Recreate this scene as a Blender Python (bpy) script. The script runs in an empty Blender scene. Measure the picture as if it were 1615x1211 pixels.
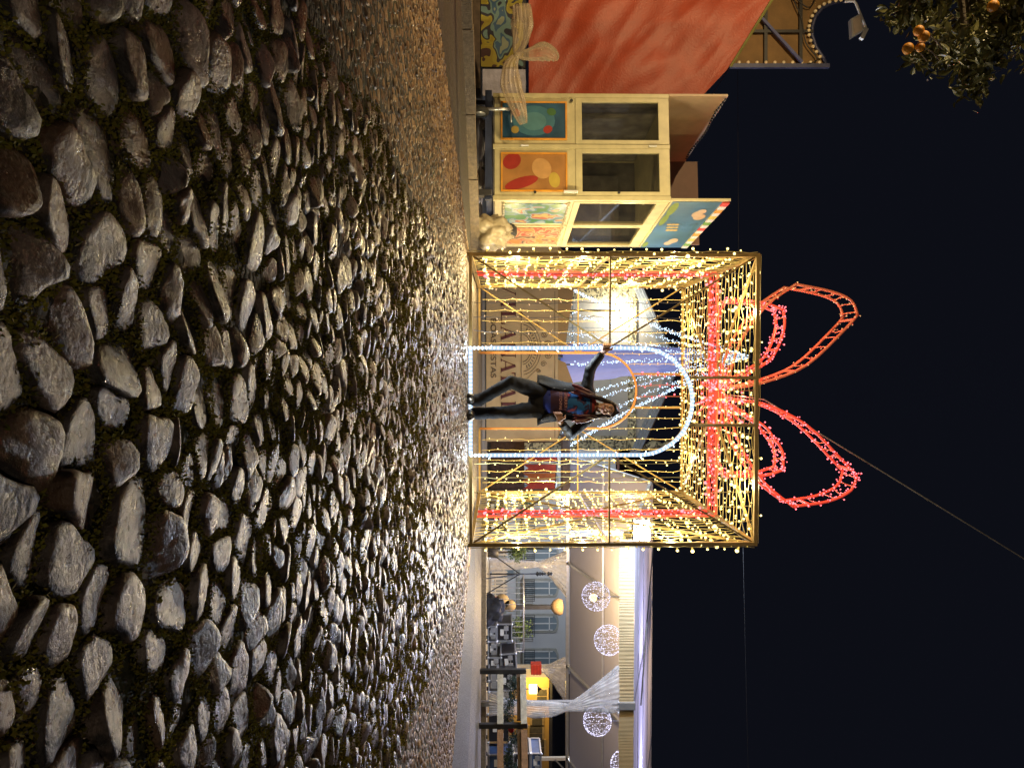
import bpy, bmesh, math, random
import numpy as np
from mathutils import Vector, Matrix, noise
random.seed(7); RNG = np.random.default_rng(7)
SC = bpy.context.scene
COL = SC.collection
R = math.radians

# ------------------------------------------------------------------ camera (held sideways: picture right = up)
F = 1120.0                       # focal length in photo pixels (photo 1615 x 1211)
YAW, PITCH, CAMH = math.atan(30.5/F), math.atan(17.5/F), 0.37
fw = Vector((math.sin(YAW)*math.cos(PITCH), math.cos(YAW)*math.cos(PITCH), math.sin(PITCH)))
rt = Vector((math.cos(YAW), -math.sin(YAW), 0))
up = rt.cross(fw)
CAM = Vector((0, 0, CAMH))
cd = bpy.data.cameras.new('camera'); cam = bpy.data.objects.new('camera', cd); COL.objects.link(cam)
cd.sensor_fit = 'HORIZONTAL'; cd.sensor_width = 36; cd.lens = 36*F/1615; cd.clip_start = 0.02; cd.clip_end = 1000
m3 = Matrix((up, -rt, -fw)).transposed()
cam.matrix_world = Matrix.Translation(CAM) @ m3.to_4x4()
SC.camera = cam
def W(px, py, Y):                # a place in the photo at depth Y metres -> world
    d = fw + up*((px-807.5)/F) + rt*((py-605.5)/F)
    return CAM + d*(Y/d.y)
def proj(p):
    q = Vector(p)-CAM; k = q.dot(fw)
    if k < .05: return None
    return (807.5+F*q.dot(up)/k, 605.5+F*q.dot(rt)/k)

# ------------------------------------------------------------------ night sky
wd = bpy.data.worlds.new('World'); SC.world = wd; wd.use_nodes = True
bg = wd.node_tree.nodes['Background']; bg.inputs[0].default_value = (.0038, .0044, .0076, 1); bg.inputs[1].default_value = 1.0
SC.view_settings.view_transform = 'Standard'; SC.view_settings.look = 'None'
SC.view_settings.gamma = 1; SC.view_settings.use_curve_mapping = False
SC.view_settings.exposure = 0.0
cy = SC.cycles
cy.use_denoising = True
try: cy.denoiser = 'OPENIMAGEDENOISE'
except Exception: pass
cy.max_bounces = 5; cy.diffuse_bounces = 2; cy.glossy_bounces = 2; cy.transmission_bounces = 4; cy.transparent_max_bounces = 8
cy.sample_clamp_indirect = 1.5; cy.sample_clamp_direct = 0; cy.caustics_reflective = False; cy.caustics_refractive = False
cy.use_light_tree = True

# ------------------------------------------------------------------ helpers
class MB:
    def __init__(s): s.v = []; s.f = []; s.c = []; s.col = None
    def add(s, vs, fs):
        b = len(s.v); s.v += [tuple(p) for p in vs]; s.f += [tuple(i+b for i in f) for f in fs]
        if s.col is not None: s.c += [s.col]*len(vs)
        return s
    def box(s, a, b):
        (x0,y0,z0),(x1,y1,z1) = a, b
        vs = [(x0,y0,z0),(x1,y0,z0),(x1,y1,z0),(x0,y1,z0),(x0,y0,z1),(x1,y0,z1),(x1,y1,z1),(x0,y1,z1)]
        return s.add(vs, [(0,3,2,1),(4,5,6,7),(0,1,5,4),(1,2,6,5),(2,3,7,6),(3,0,4,7)])
    def bevbox(s, a, b, r=.01):
        bm = bmesh.new(); bmesh.ops.create_cube(bm, size=1)
        for v in bm.verts: v.co = Vector([(a[i]+b[i])/2 + v.co[i]*(b[i]-a[i]) for i in range(3)])
        bmesh.ops.bevel(bm, geom=bm.edges[:], offset=r, segments=2, affect='EDGES', profile=.6)
        bm.verts.index_update()
        s.add([v.co[:] for v in bm.verts], [[v.index for v in f.verts] for f in bm.faces]); bm.free(); return s
    def bar(s, p, q, r, n=4, r2=None, caps=True):
        p, q = Vector(p), Vector(q); d = (q-p)
        if d.length < 1e-6: return s
        d.normalize(); a = d.orthogonal().normalized()
        if n == 4:
            ref = Vector((0,1,0)) if abs(d.y) < .9 else Vector((1,0,0))
            a = (ref - d*ref.dot(d)).normalized()
        c = d.cross(a); r2 = r if r2 is None else r2; vs = []
        o = math.pi/4 if n == 4 else 0
        for P, rr in ((p, r), (q, r2)):
            for i in range(n):
                t = 2*math.pi*i/n+o; k = 1.414 if n == 4 else 1
                vs.append(P + (a*math.cos(t)+c*math.sin(t))*rr*k)
        fs = [(i, (i+1) % n, (i+1) % n+n, i+n) for i in range(n)]
        if caps: fs += [tuple(range(n))[::-1], tuple(range(n, 2*n))]
        return s.add(vs, fs)
    def tube(s, pts, r, n=6, closed=False):
        pts = [Vector(p) for p in pts]; m = len(pts); vs = []; prev = None
        for i, p in enumerate(pts):
            if closed: t = pts[(i+1) % m]-pts[i-1]
            else: t = pts[min(i+1, m-1)]-pts[max(i-1, 0)]
            t.normalize()
            a = t.orthogonal().normalized() if prev is None else (prev-t*prev.dot(t)).normalized()
            prev = a; c = t.cross(a); rr = r[i] if isinstance(r, (list, tuple)) else r
            vs += [p+(a*math.cos(2*math.pi*k/n)+c*math.sin(2*math.pi*k/n))*rr for k in range(n)]
        fs = []
        for i in range(m if closed else m-1):
            j = (i+1) % m
            fs += [(i*n+k, i*n+(k+1) % n, j*n+(k+1) % n, j*n+k) for k in range(n)]
        if not closed: fs += [tuple(range(n))[::-1], tuple(range((m-1)*n, m*n))]
        return s.add(vs, fs)
    def ball(s, c, r, seg=10, rings=6, sc=(1,1,1), M=None):
        vs = [Vector((0,0,1))]
        for i in range(1, rings):
            t = math.pi*i/rings
            vs += [Vector((math.sin(t)*math.cos(2*math.pi*k/seg), math.sin(t)*math.sin(2*math.pi*k/seg), math.cos(t))) for k in range(seg)]
        vs.append(Vector((0,0,-1)))
        vs = [Vector((v.x*sc[0], v.y*sc[1], v.z*sc[2]))*r for v in vs]
        if M is not None: vs = [M@v for v in vs]
        vs = [v+Vector(c) for v in vs]; L = len(vs)-1; fs = []
        for k in range(seg):
            fs.append((0, 1+k, 1+(k+1) % seg)); b = 1+(rings-2)*seg; fs.append((L, b+(k+1) % seg, b+k))
        for i in range(rings-2):
            for k in range(seg):
                a = 1+i*seg; fs.append((a+k, a+seg+k, a+seg+(k+1) % seg, a+(k+1) % seg))
        return s.add(vs, fs)
    def lathe(s, c, prof, n=14):
        vs = []
        for r, z in prof: vs += [(c[0]+r*math.cos(2*math.pi*k/n), c[1]+r*math.sin(2*math.pi*k/n), c[2]+z) for k in range(n)]
        fs = []
        for i in range(len(prof)-1): fs += [(i*n+k, i*n+(k+1) % n, (i+1)*n+(k+1) % n, (i+1)*n+k) for k in range(n)]
        fs += [tuple(range(n))[::-1], tuple(range((len(prof)-1)*n, len(prof)*n))]
        return s.add(vs, fs)
    def prism(s, poly, off):         # planar polygon (3-D points) pushed along off
        n = len(poly); o = Vector(off); vs = [Vector(p) for p in poly]; vs += [v+o for v in vs]
        return s.add(vs, [tuple(range(n))[::-1], tuple(range(n, 2*n))]+[(i, (i+1) % n, (i+1) % n+n, i+n) for i in range(n)])
    def grid(s, fn, nu, nv):
        vs = [fn(i/nu, j/nv) for j in range(nv+1) for i in range(nu+1)]
        return s.add(vs, [(j*(nu+1)+i, j*(nu+1)+i+1, (j+1)*(nu+1)+i+1, (j+1)*(nu+1)+i) for j in range(nv) for i in range(nu)])
    def mesh(s, name, mat, smooth=False):
        me = bpy.data.meshes.new(name); me.from_pydata(s.v, [], s.f)
        if mat: me.materials.append(mat)
        if smooth: me.polygons.foreach_set('use_smooth', [True]*len(me.polygons))
        if s.c:
            at = me.color_attributes.new('Col', 'FLOAT_COLOR', 'POINT')
            at.data.foreach_set('color', np.array(s.c, dtype=np.float32).ravel())
        me.update(); return me
    def build(s, name, mat, parent=None, smooth=False, kind=None):
        o = bpy.data.objects.new(name, s.mesh(name, mat, smooth)); COL.objects.link(o)
        if parent is not None: o.parent = parent
        if kind: o['kind'] = kind
        return o
def empty(name, loc=(0,0,0), rz=0):
    o = bpy.data.objects.new(name, None); COL.objects.link(o); o.location = loc; o.rotation_euler.z = rz
    o.empty_display_size = .1; return o
def tag(o, label, cat, group=None, kind=None):
    o['label'] = label; o['category'] = cat
    if group: o['group'] = group
    if kind: o['kind'] = kind
    return o
def struct(o): o['kind'] = 'structure'; return o
def lamp(name, loc, power, color, parent=None, r=.03, typ='POINT', aim=None, size=R(120), blend=.6):
    d = bpy.data.lights.new(name, typ); d.energy = power; d.color = color; d.shadow_soft_size = r
    o = bpy.data.objects.new(name, d); COL.objects.link(o); o.location = loc
    if typ == 'SPOT':
        d.spot_size = size; d.spot_blend = blend
        o.rotation_euler = (Vector(aim)-Vector(loc)).to_track_quat('-Z', 'Y').to_euler()
    if parent is not None: o.parent = parent
    return o

# ------------------------------------------------------------------ materials
def nodes(name):
    m = bpy.data.materials.new(name); m.use_nodes = True; nt = m.node_tree
    return m, nt, nt.nodes['Principled BSDF'], nt.nodes.new, nt.links.new
def mat(name, col, rough=.6, metal=0, var=.25, scale=8, bump=.0, bscale=60, emit=None, es=0, spec=.5, trans=0):
    m, nt, b, N, L = nodes(name)
    b.inputs['Roughness'].default_value = rough; b.inputs['Metallic'].default_value = metal
    b.inputs['Specular IOR Level'].default_value = spec
    tc = N('ShaderNodeTexCoord'); no = N('ShaderNodeTexNoise'); no.inputs['Scale'].default_value = scale; no.inputs['Detail'].default_value = 6
    L(tc.outputs['Object'], no.inputs['Vector'])
    rp = N('ShaderNodeValToRGB'); e = rp.color_ramp.elements
    e[0].position = .3; e[1].position = .72
    e[0].color = tuple(c*(1-var) for c in col)+(1,); e[1].color = tuple(min(1, c*(1+var*.6)) for c in col)+(1,)
    L(no.outputs['Fac'], rp.inputs['Fac']); L(rp.outputs[0], b.inputs['Base Color'])
    if bump:
        n2 = N('ShaderNodeTexNoise'); n2.inputs['Scale'].default_value = bscale; n2.inputs['Detail'].default_value = 5
        L(tc.outputs['Object'], n2.inputs['Vector'])
        bp = N('ShaderNodeBump'); bp.inputs['Strength'].default_value = bump; bp.inputs['Distance'].default_value = .02
        L(n2.outputs['Fac'], bp.inputs['Height']); L(bp.outputs[0], b.inputs['Normal'])
    if emit:
        b.inputs['Emission Color'].default_value = tuple(emit)+(1,); b.inputs['Emission Strength'].default_value = es
    if trans: b.inputs['Transmission Weight'].default_value = trans
    return m
def glow(name, col, s, sample=False):
    m = bpy.data.materials.new(name); m.use_nodes = True; nt = m.node_tree; nt.nodes.clear()
    e = nt.nodes.new('ShaderNodeEmission'); e.inputs[0].default_value = tuple(col)+(1,); e.inputs[1].default_value = s
    o = nt.nodes.new('ShaderNodeOutputMaterial'); nt.links.new(e.outputs[0], o.inputs[0])
    m.cycles.emission_sampling = 'AUTO' if sample else 'NONE'
    return m
def sheer(name, col, alpha, rough=.3):
    m, nt, b, N, L = nodes(name)
    b.inputs['Base Color'].default_value = tuple(col)+(1,); b.inputs['Roughness'].default_value = rough
    tc = N('ShaderNodeTexCoord'); no = N('ShaderNodeTexNoise'); no.inputs['Scale'].default_value = 5; no.inputs['Detail'].default_value = 3
    L(tc.outputs['Object'], no.inputs['Vector'])
    mr = N('ShaderNodeMapRange'); mr.inputs[1].default_value = .3; mr.inputs[2].default_value = .7
    mr.inputs[3].default_value = alpha-.2; mr.inputs[4].default_value = min(1, alpha+.2)
    L(no.outputs['Fac'], mr.inputs[0]); L(mr.outputs[0], b.inputs['Alpha'])
    bp = N('ShaderNodeBump'); bp.inputs['Strength'].default_value = .5; L(no.outputs['Fac'], bp.inputs['Height']); L(bp.outputs[0], b.inputs['Normal'])
    return m
def glass(name, tint=(.02,.025,.03), alpha=.35):
    m, nt, b, N, L = nodes(name)
    b.inputs['Base Color'].default_value = tuple(tint)+(1,); b.inputs['Roughness'].default_value = .03
    b.inputs['Specular IOR Level'].default_value = .8; b.inputs['Alpha'].default_value = alpha
    return m
def poster(name, cols, scale=3.0, seed=0.0):
    """flat print: soft-edged areas of a few colours, no figures"""
    m, nt, b, N, L = nodes(name); b.inputs['Roughness'].default_value = .35
    tc = N('ShaderNodeTexCoord'); mp = N('ShaderNodeMapping'); mp.inputs['Location'].default_value = (seed, seed*.7, seed*1.3)
    L(tc.outputs['Object'], mp.inputs[0])
    no = N('ShaderNodeTexNoise'); no.inputs['Scale'].default_value = scale; no.inputs['Detail'].default_value = 1.5; no.inputs['Distortion'].default_value = .8
    L(mp.outputs[0], no.inputs['Vector'])
    rp = N('ShaderNodeValToRGB'); el = rp.color_ramp.elements; n = len(cols); rp.color_ramp.interpolation = 'CONSTANT'
    el[0].position = 0; el[0].color = tuple(cols[0])+(1,); el[1].position = .36+.28/(n-1); el[1].color = tuple(cols[1])+(1,)
    for i in range(2, n):
        q = el.new(.36+.28*i/(n-1)); q.color = tuple(cols[i])+(1,)
    L(no.outputs['Fac'], rp.inputs[0]); L(rp.outputs[0], b.inputs['Base Color'])
    return m
def stone_mat(name, base, rlo=.28, rhi=.6, bump=.55, sc=45, stain=.5):
    m, nt, b, N, L = nodes(name)
    at = N('ShaderNodeAttribute'); at.attribute_name = 'Col'
    sep = N('ShaderNodeSeparateColor'); L(at.outputs['Color'], sep.inputs[0])
    tc = N('ShaderNodeTexCoord')
    rp = N('ShaderNodeValToRGB'); e = rp.color_ramp.elements
    e[0].color = tuple(c*.38 for c in base)+(1,); e[1].color = tuple(c*1.5 for c in base)+(1,)
    q = e.new(.55); q.color = (base[0]*1.0, base[1]*.95, base[2]*.86, 1)
    L(sep.outputs[0], rp.inputs[0])
    no = N('ShaderNodeTexNoise'); no.inputs['Scale'].default_value = sc; no.inputs['Detail'].default_value = 8; no.inputs['Roughness'].default_value = .65
    L(tc.outputs['Object'], no.inputs['Vector'])
    n2 = N('ShaderNodeTexNoise'); n2.inputs['Scale'].default_value = sc*.42; n2.inputs['Detail'].default_value = 4
    L(tc.outputs['Object'], n2.inputs['Vector'])
    st = N('ShaderNodeMapRange'); st.inputs[1].default_value = .51; st.inputs[2].default_value = .60; st.inputs[4].default_value = stain
    L(n2.outputs['Fac'], st.inputs[0])
    mx = N('ShaderNodeMix'); mx.data_type = 'RGBA'; mx.inputs[7].default_value = (.018, .015, .011, 1)
    pw = N('ShaderNodeMath'); pw.operation = 'POWER'; pw.inputs[1].default_value = 2.2; L(sep.outputs[1], pw.inputs[0])
    hx = N('ShaderNodeMix'); hx.data_type = 'RGBA'; hx.inputs[7].default_value = (.17,.095,.05,1); L(pw.outputs[0], hx.inputs[0]); L(rp.outputs[0], hx.inputs[6])
    L(st.outputs[0], mx.inputs[0]); L(hx.outputs[2], mx.inputs[6])
    m2 = N('ShaderNodeMix'); m2.data_type = 'RGBA'; m2.blend_type = 'MULTIPLY'; m2.inputs[0].default_value = .55
    r2 = N('ShaderNodeValToRGB'); r2.color_ramp.elements[0].position = .33; r2.color_ramp.elements[0].color = (.35,.33,.3,1); r2.color_ramp.elements[1].position = .62
    L(no.outputs['Fac'], r2.inputs[0]); L(mx.outputs[2], m2.inputs[6]); L(r2.outputs[0], m2.inputs[7])
    L(m2.outputs[2], b.inputs['Base Color'])
    mr = N('ShaderNodeMapRange'); mr.inputs[1].default_value = .35; mr.inputs[2].default_value = .65; mr.inputs[3].default_value = rlo; mr.inputs[4].default_value = rhi
    L(no.outputs['Fac'], mr.inputs[0]); L(mr.outputs[0], b.inputs['Roughness'])
    bp = N('ShaderNodeBump'); bp.inputs['Strength'].default_value = bump; bp.inputs['Distance'].default_value = .006
    L(no.outputs['Fac'], bp.inputs['Height']); L(bp.outputs[0], b.inputs['Normal'])
    return m
M = dict(
    steel=mat('bronze_paint', (.34,.23,.08), .42, .3, .25, 20),
    amber=mat('amber_paint', (.62,.27,.08), .45, .1, .15, 20),
    wire=mat('clear_wire', (.62,.50,.2), .4, 0, .1),
    greywire=mat('grey_wire', (.10,.09,.085), .6),
    warm=glow('warm_led', (1.0,.80,.30), 4.0), warmneck=glow('warm_led_neck', (1.0,.70,.14), 1.15),
    pale=mat('unlit_led', (.75,.55,.33), .3, emit=(1,.6,.25), es=.35),
    red=glow('red_led', (1.0,.17,.20), 3.4), redneck=glow('red_led_neck', (1.0,.07,.07), .9),
    redtube=mat('red_rope_and_lit_bars', (.7,.09,.04), .4, emit=(1.0,.07,.05), es=.42),  # rope light on the bow; on bars and wires emission imitates red bulb light
    redtube2=mat('red_lit_tube', (.50,.15,.08), .4, emit=(1.0,.16,.07), es=.13),  # painted tube and wire; red bulb light put in as faint emission
    cool=glow('cool_led', (.70,.86,1.0), 4.0), coolrope=glow('cool_rope', (.50,.68,1.0), 1.15),
    black=mat('black_paint', (.02,.02,.022), .45), dark=mat('dark_steel', (.05,.05,.055), .5, .3),
    alu=mat('aluminium', (.62,.64,.67), .35, .7, .1), white=mat('white_paint', (.75,.75,.74), .45, 0, .06),
    cream=mat('cream_pvc', (.58,.52,.30), .4, 0, .16, 7), rubber=mat('rubber', (.022,.022,.022), .8),
)
# ------------------------------------------------------------------ ground
def ground_mat(name, c0, c1, moss, vs, bump, rough=(.45,.8)):
    m, nt, b, N, L = nodes(name)
    tc = N('ShaderNodeTexCoord')
    vo = N('ShaderNodeTexVoronoi'); vo.inputs['Scale'].default_value = vs; L(tc.outputs['Object'], vo.inputs['Vector'])
    no = N('ShaderNodeTexNoise'); no.inputs['Scale'].default_value = 3.5; no.inputs['Detail'].default_value = 8; L(tc.outputs['Object'], no.inputs['Vector'])
    fi = N('ShaderNodeTexNoise'); fi.inputs['Scale'].default_value = 120; fi.inputs['Detail'].default_value = 4; L(tc.outputs['Object'], fi.inputs['Vector'])
    rp = N('ShaderNodeValToRGB'); e = rp.color_ramp.elements; e[0].color = tuple(c0)+(1,); e[1].color = tuple(c1)+(1,); e[0].position = .25; e[1].position = .8
    sp = N('ShaderNodeSeparateColor'); L(vo.outputs['Color'], sp.inputs[0]); L(sp.outputs[0], rp.inputs[0])
    mx = N('ShaderNodeMix'); mx.data_type = 'RGBA'; mx.inputs[7].default_value = (.045,.055,.014,1)
    mr = N('ShaderNodeMapRange'); mr.inputs[1].default_value = .5; mr.inputs[2].default_value = .62; mr.inputs[4].default_value = moss
    L(no.outputs['Fac'], mr.inputs[0]); L(mr.outputs[0], mx.inputs[0]); L(rp.outputs[0], mx.inputs[6])
    m2 = N('ShaderNodeMix'); m2.data_type = 'RGBA'; m2.blend_type = 'MULTIPLY'; m2.inputs[0].default_value = .7
    r2 = N('ShaderNodeValToRGB'); r2.color_ramp.elements[0].position = .3; r2.color_ramp.elements[0].color = (.3,.28,.25,1); r2.color_ramp.elements[1].position = .65
    L(fi.outputs['Fac'], r2.inputs[0]); L(mx.outputs[2], m2.inputs[6]); L(r2.outputs[0], m2.inputs[7]); L(m2.outputs[2], b.inputs['Base Color'])
    rr = N('ShaderNodeMapRange'); rr.inputs[1].default_value = .3; rr.inputs[2].default_value = .7; rr.inputs[3].default_value = rough[0]; rr.inputs[4].default_value = rough[1]
    L(fi.outputs['Fac'], rr.inputs[0]); L(rr.outputs[0], b.inputs['Roughness'])
    ad = N('ShaderNodeMath'); ad.operation = 'MULTIPLY_ADD'; ad.inputs[1].default_value = -1.0; L(vo.outputs['Distance'], ad.inputs[0])
    ml = N('ShaderNodeMath'); ml.operation = 'MULTIPLY'; ml.inputs[1].default_value = .45; L(fi.outputs['Fac'], ml.inputs[0]); L(ml.outputs[0], ad.inputs[2])
    bp = N('ShaderNodeBump'); bp.inputs['Strength'].default_value = bump; bp.inputs['Distance'].default_value = .012
    L(ad.outputs[0], bp.inputs['Height']); L(bp.outputs[0], b.inputs['Normal'])
    return m
G = MB(); G.grid(lambda u, v: (-250+500*u, -40+440*v, 0), 40, 40)
ground = struct(G.build('ground', ground_mat('worn_setts', (.07,.055,.038), (.20,.155,.105), .25, 34, .7)))
def sheet(name, poly, z, m):
    o = MB().add([(x, y, z) for x, y in poly], [tuple(range(len(poly)))]).build(name, m); return struct(o)
XL = lambda Y: -2.1+.2*(Y-4.1)
XR = lambda Y: 3.0-.227*(Y-5.3)
XB = lambda Y: 1.09+.119*Y
asph = ground_mat('dark_asphalt', (.035,.031,.026), (.085,.075,.06), .3, 60, .5)
sheet('asphalt_path_left', [(XL(1), 1), (XL(8.4), 8.4), (-1.75, 8.55), (-6.2, 3.1)], .004, asph)
sheet('asphalt_path_right', [(XR(2), 2), (6.2, 2), (4.45, 7.8), (3.3, 9.9), (XR(9.9), 9.9)], .004, asph)
sheet('earth_bed', [(-1.6,.2),(-1.0,8.0),(2.4,8.0),(2.2,.2)], .004, ground_mat('mossy_earth', (.035,.028,.016), (.075,.06,.035), .85, 70, .8, (.7,.95)))
sheet('plaza_paving', [(-30,15.2),(2.4,13.9),(40,12.2),(60,70),(-60,70)], .004, ground_mat('pale_paving', (.22,.22,.21), (.36,.36,.35), 0, 16, .5, (.35,.6)))
kb = MB()
kerbm = mat('granite_kerb', (.22,.17,.11), .6, 0, .35, 25, .5, 90)
def kerb(name, a, b, w, h):
    a, b = Vector(a), Vector(b); d = (b-a).normalized(); n = Vector((-d.y, d.x, 0)); L_ = (b-a).length; k = 0; t = 0
    root = struct(MB().prism([a+n*.01, b+n*.01, b+n*(w-.01), a+n*(w-.01)], (0,0,h-.02)).build(name, kerbm))
    while t < L_-.1:
        l = min(random.uniform(.75, 1.05), L_-t)
        p, q = a+d*(t+.006), a+d*(t+l-.006); dz = random.uniform(-.006, .006)
        MB().prism([p, q, q+n*w, p+n*w], (0,0,h+dz)).build('kerb_stone', kerbm, root); t += l
kerb('kerb_left', (-6.6,3.25,0), (-1.45,8.9,0), .14, .10)
kerb('kerb_right', (2.2,13.75,0), (12.5,12.15,0), .3, .09)

# ------------------------------------------------------------------ cobbles: cells of an uneven packing, shrunk, domed, tilted
def cells(x0, x1, y0, y1, pitch, inside, jit=.42, drop=0.0, ky=1.0):
    pts = {}; nx = int((x1-x0)/pitch)+1; ny = int((y1-y0)/(pitch*ky))+1
    for j in range(-1, ny+1):
        for i in range(-1, nx+1):
            if random.random() < drop: continue
            pts[i, j] = (x0+(i+.5*(j % 2)+random.uniform(-jit, jit))*pitch, y0+(j+random.uniform(-jit, jit))*pitch*ky)
    out = []
    for (i, j), (x, y) in pts.items():
        if not inside(x, y): continue
        q = proj((x, y, 0))
        if q is None or not (-130 < q[0] < 1700 and -130 < q[1] < 1341): continue
        poly = [(x-pitch*.95, y-pitch*.95), (x+pitch*.95, y-pitch*.95), (x+pitch*.95, y+pitch*.95), (x-pitch*.95, y+pitch*.95)]
        for dj in (-3,-2,-1,0,1,2,3):
            for di in (-3,-2,-1,0,1,2,3):
                p = pts.get((i+di, j+dj))
                if p is None or (di == 0 and dj == 0): continue
                mx_, my_ = (p[0]+x)/2, (p[1]+y)/2; nx_, ny_ = p[0]-x, p[1]-y; res = []
                for k in range(len(poly)):
                    A, B = poly[k], poly[(k+1) % len(poly)]
                    da = (A[0]-mx_)*nx_+(A[1]-my_)*ny_; db = (B[0]-mx_)*nx_+(B[1]-my_)*ny_
                    if da <= 0: res.append(A)
                    if da*db < 0: t = da/(da-db); res.append((A[0]+(B[0]-A[0])*t, A[1]+(B[1]-A[1])*t))
                poly = res
                if len(poly) < 3: break
            if len(poly) < 3: break
        if len(poly) >= 3: out.append(poly)
    return out
def stone(mb, poly, n, rings, h, shrink, rough, ctr=None):
    cx = sum(p[0] for p in poly)/len(poly); cy_ = sum(p[1] for p in poly)/len(poly)
    rad = []
    for k in range(n):
        t = 2*math.pi*k/n; dx, dy = math.cos(t), math.sin(t); best = 1e9
        for a in range(len(poly)):
            ax, ay = poly[a][0]-cx, poly[a][1]-cy_; bx, by = poly[(a+1) % len(poly)][0]-cx, poly[(a+1) % len(poly)][1]-cy_
            ex, ey = bx-ax, by-ay; den = dx*ey-dy*ex
            if abs(den) < 1e-12: continue
            tt = (ax*ey-ay*ex)/den; ss = (ax*dy-ay*dx)/den
            if tt > 0 and -1e-6 <= ss <= 1+1e-6: best = min(best, tt)
        rad.append(best if best < 1 else .03)
    lim = 1.35*sum(rad)/n; rad = [min(r, lim) for r in rad]
    for _ in range(max(1, n//12)): rad = [(rad[k-1]+2*rad[k]+rad[(k+1) % n])/4 for k in range(n)]
    tx, ty = random.gauss(0, .15), random.gauss(0, .17); s0 = random.uniform(0, 99)
    ox, oy = (cx, cy_) if ctr is None else (cx-ctr[0], cy_-ctr[1])
    mean = sum(rad)/n; vs = []
    for rr, zz in rings:
        for k in range(n):
            t = 2*math.pi*k/n; r = rad[k]*rr*shrink; x, y = r*math.cos(t), r*math.sin(t)
            z = zz*h + (tx*x+ty*y)*(1 if zz > .2 else 0)
            if rough:
                nz = noise.noise(Vector((x/mean*1.1+s0, y/mean*1.1, z/mean)))
                n3 = noise.noise(Vector((x/mean*2.7+s0, y/mean*2.7, 5)))
                k2 = 1+rough*(nz+.4*n3); x *= k2; y *= k2; z += (nz*.30+n3*.14)*h*rough*3*(1 if zz > .2 else 0)
            vs.append((ox+x, oy+y, z))
    nz = noise.noise(Vector((s0, 0, h/mean)))
    vs.append((ox, oy, h*(1.0+.25*nz)))
    m = len(rings); fs = []
    for i in range(m-1): fs += [(i*n+k, i*n+(k+1) % n, (i+1)*n+(k+1) % n, (i+1)*n+k) for k in range(n)]
    fs += [((m-1)*n+k, (m-1)*n+(k+1) % n, m*n) for k in range(n)]
    g = random.random(); mb.col = (g, random.random(), random.random(), 1)
    mb.add(vs, fs); return (cx, cy_)
RH = [(1.04,-.5),(1.02,.35),(.97,.68),(.88,.88),(.70,.97),(.36,1.0)]
RM = [(1.04,-.4),(1.0,.5),(.88,.88),(.55,.99)]
RL = [(1.0,-.3),(.98,.55),(.70,.97)]
cob = stone_mat('river_cobble', (.205,.172,.155), .21, .45, .9, 60, .92)
cob2 = stone_mat('small_cobble', (.44,.31,.18), .35, .65, .5, 70, .3)
in_strip = lambda x, y: -.68+.04*math.sin(y*5) < x < XB(y)+.03*math.sin(y*4) and .33 < y < 7.62
big = cells(-.9, 2.2, .3, 7.7, .069, in_strip, .46, .16, .57)
def area(p): return abs(sum(p[i][0]*p[(i+1) % len(p)][1]-p[(i+1) % len(p)][0]*p[i][1] for i in range(len(p))))/2
def seen(p):
    x = sum(a[0] for a in p)/len(p); y = sum(a[1] for a in p)/len(p); q = proj((x, y, .02))
    if q is None or not (-30 < q[0] < 1640 and -40 < q[1] < 1250): return 0
    return area(p)/(y*y*y)
big.sort(key=seen, reverse=True)
MOSS = []
for p in big:
    y = sum(a[1] for a in p)/len(p)
    if y < 3.4: MOSS.append(p)
far = MB()
for i, p in enumerate(big):
    y = sum(a[1] for a in p)/len(p); h = (random.triangular(.007, .019, .011) if random.random() > .14 else .005)*(1 if y < 2.2 else .8); sh = random.choice((.84,.89,.92,.95,.97))
    if i < 300:
        c = (sum(a[0] for a in p)/len(p), sum(a[1] for a in p)/len(p)); mb = MB()
        stone(mb, p, 22, RH, h, sh, .16, c)
        o = mb.build('cobblestone', cob, ground, True); o.location = (c[0], c[1], .004)
    elif y < 3.2: stone(far, p, 14, RM, h, sh, .16)
    else: stone(far, p, 9, RL, h*.95, sh, .12)
far.v = [(a, b, c+.004) for a, b, c in far.v]
far.build('cobblestones', cob, ground, True, 'stuff')
small = MB()
in_side = lambda x, y: ((XL(y) < x < -.71+.03*math.sin(y*5)) or (XB(y)+.04 < x < XR(y))) and .6 < y < 9.2 and not (-1.28 < x < 2.03 and y > 7.66)
for p in cells(-2.9, 3.6, .6, 9.3, .050, in_side, .4, 0, .62):
    y = sum(a[1] for a in p)/len(p)
    stone(small, p, 8 if y < 3.5 else 6, RM if y < 2.5 else RL, random.uniform(.0035, .006), random.uniform(.93, .99), .06)
small.build('small_cobbles', cob2, ground, True, 'stuff')
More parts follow.
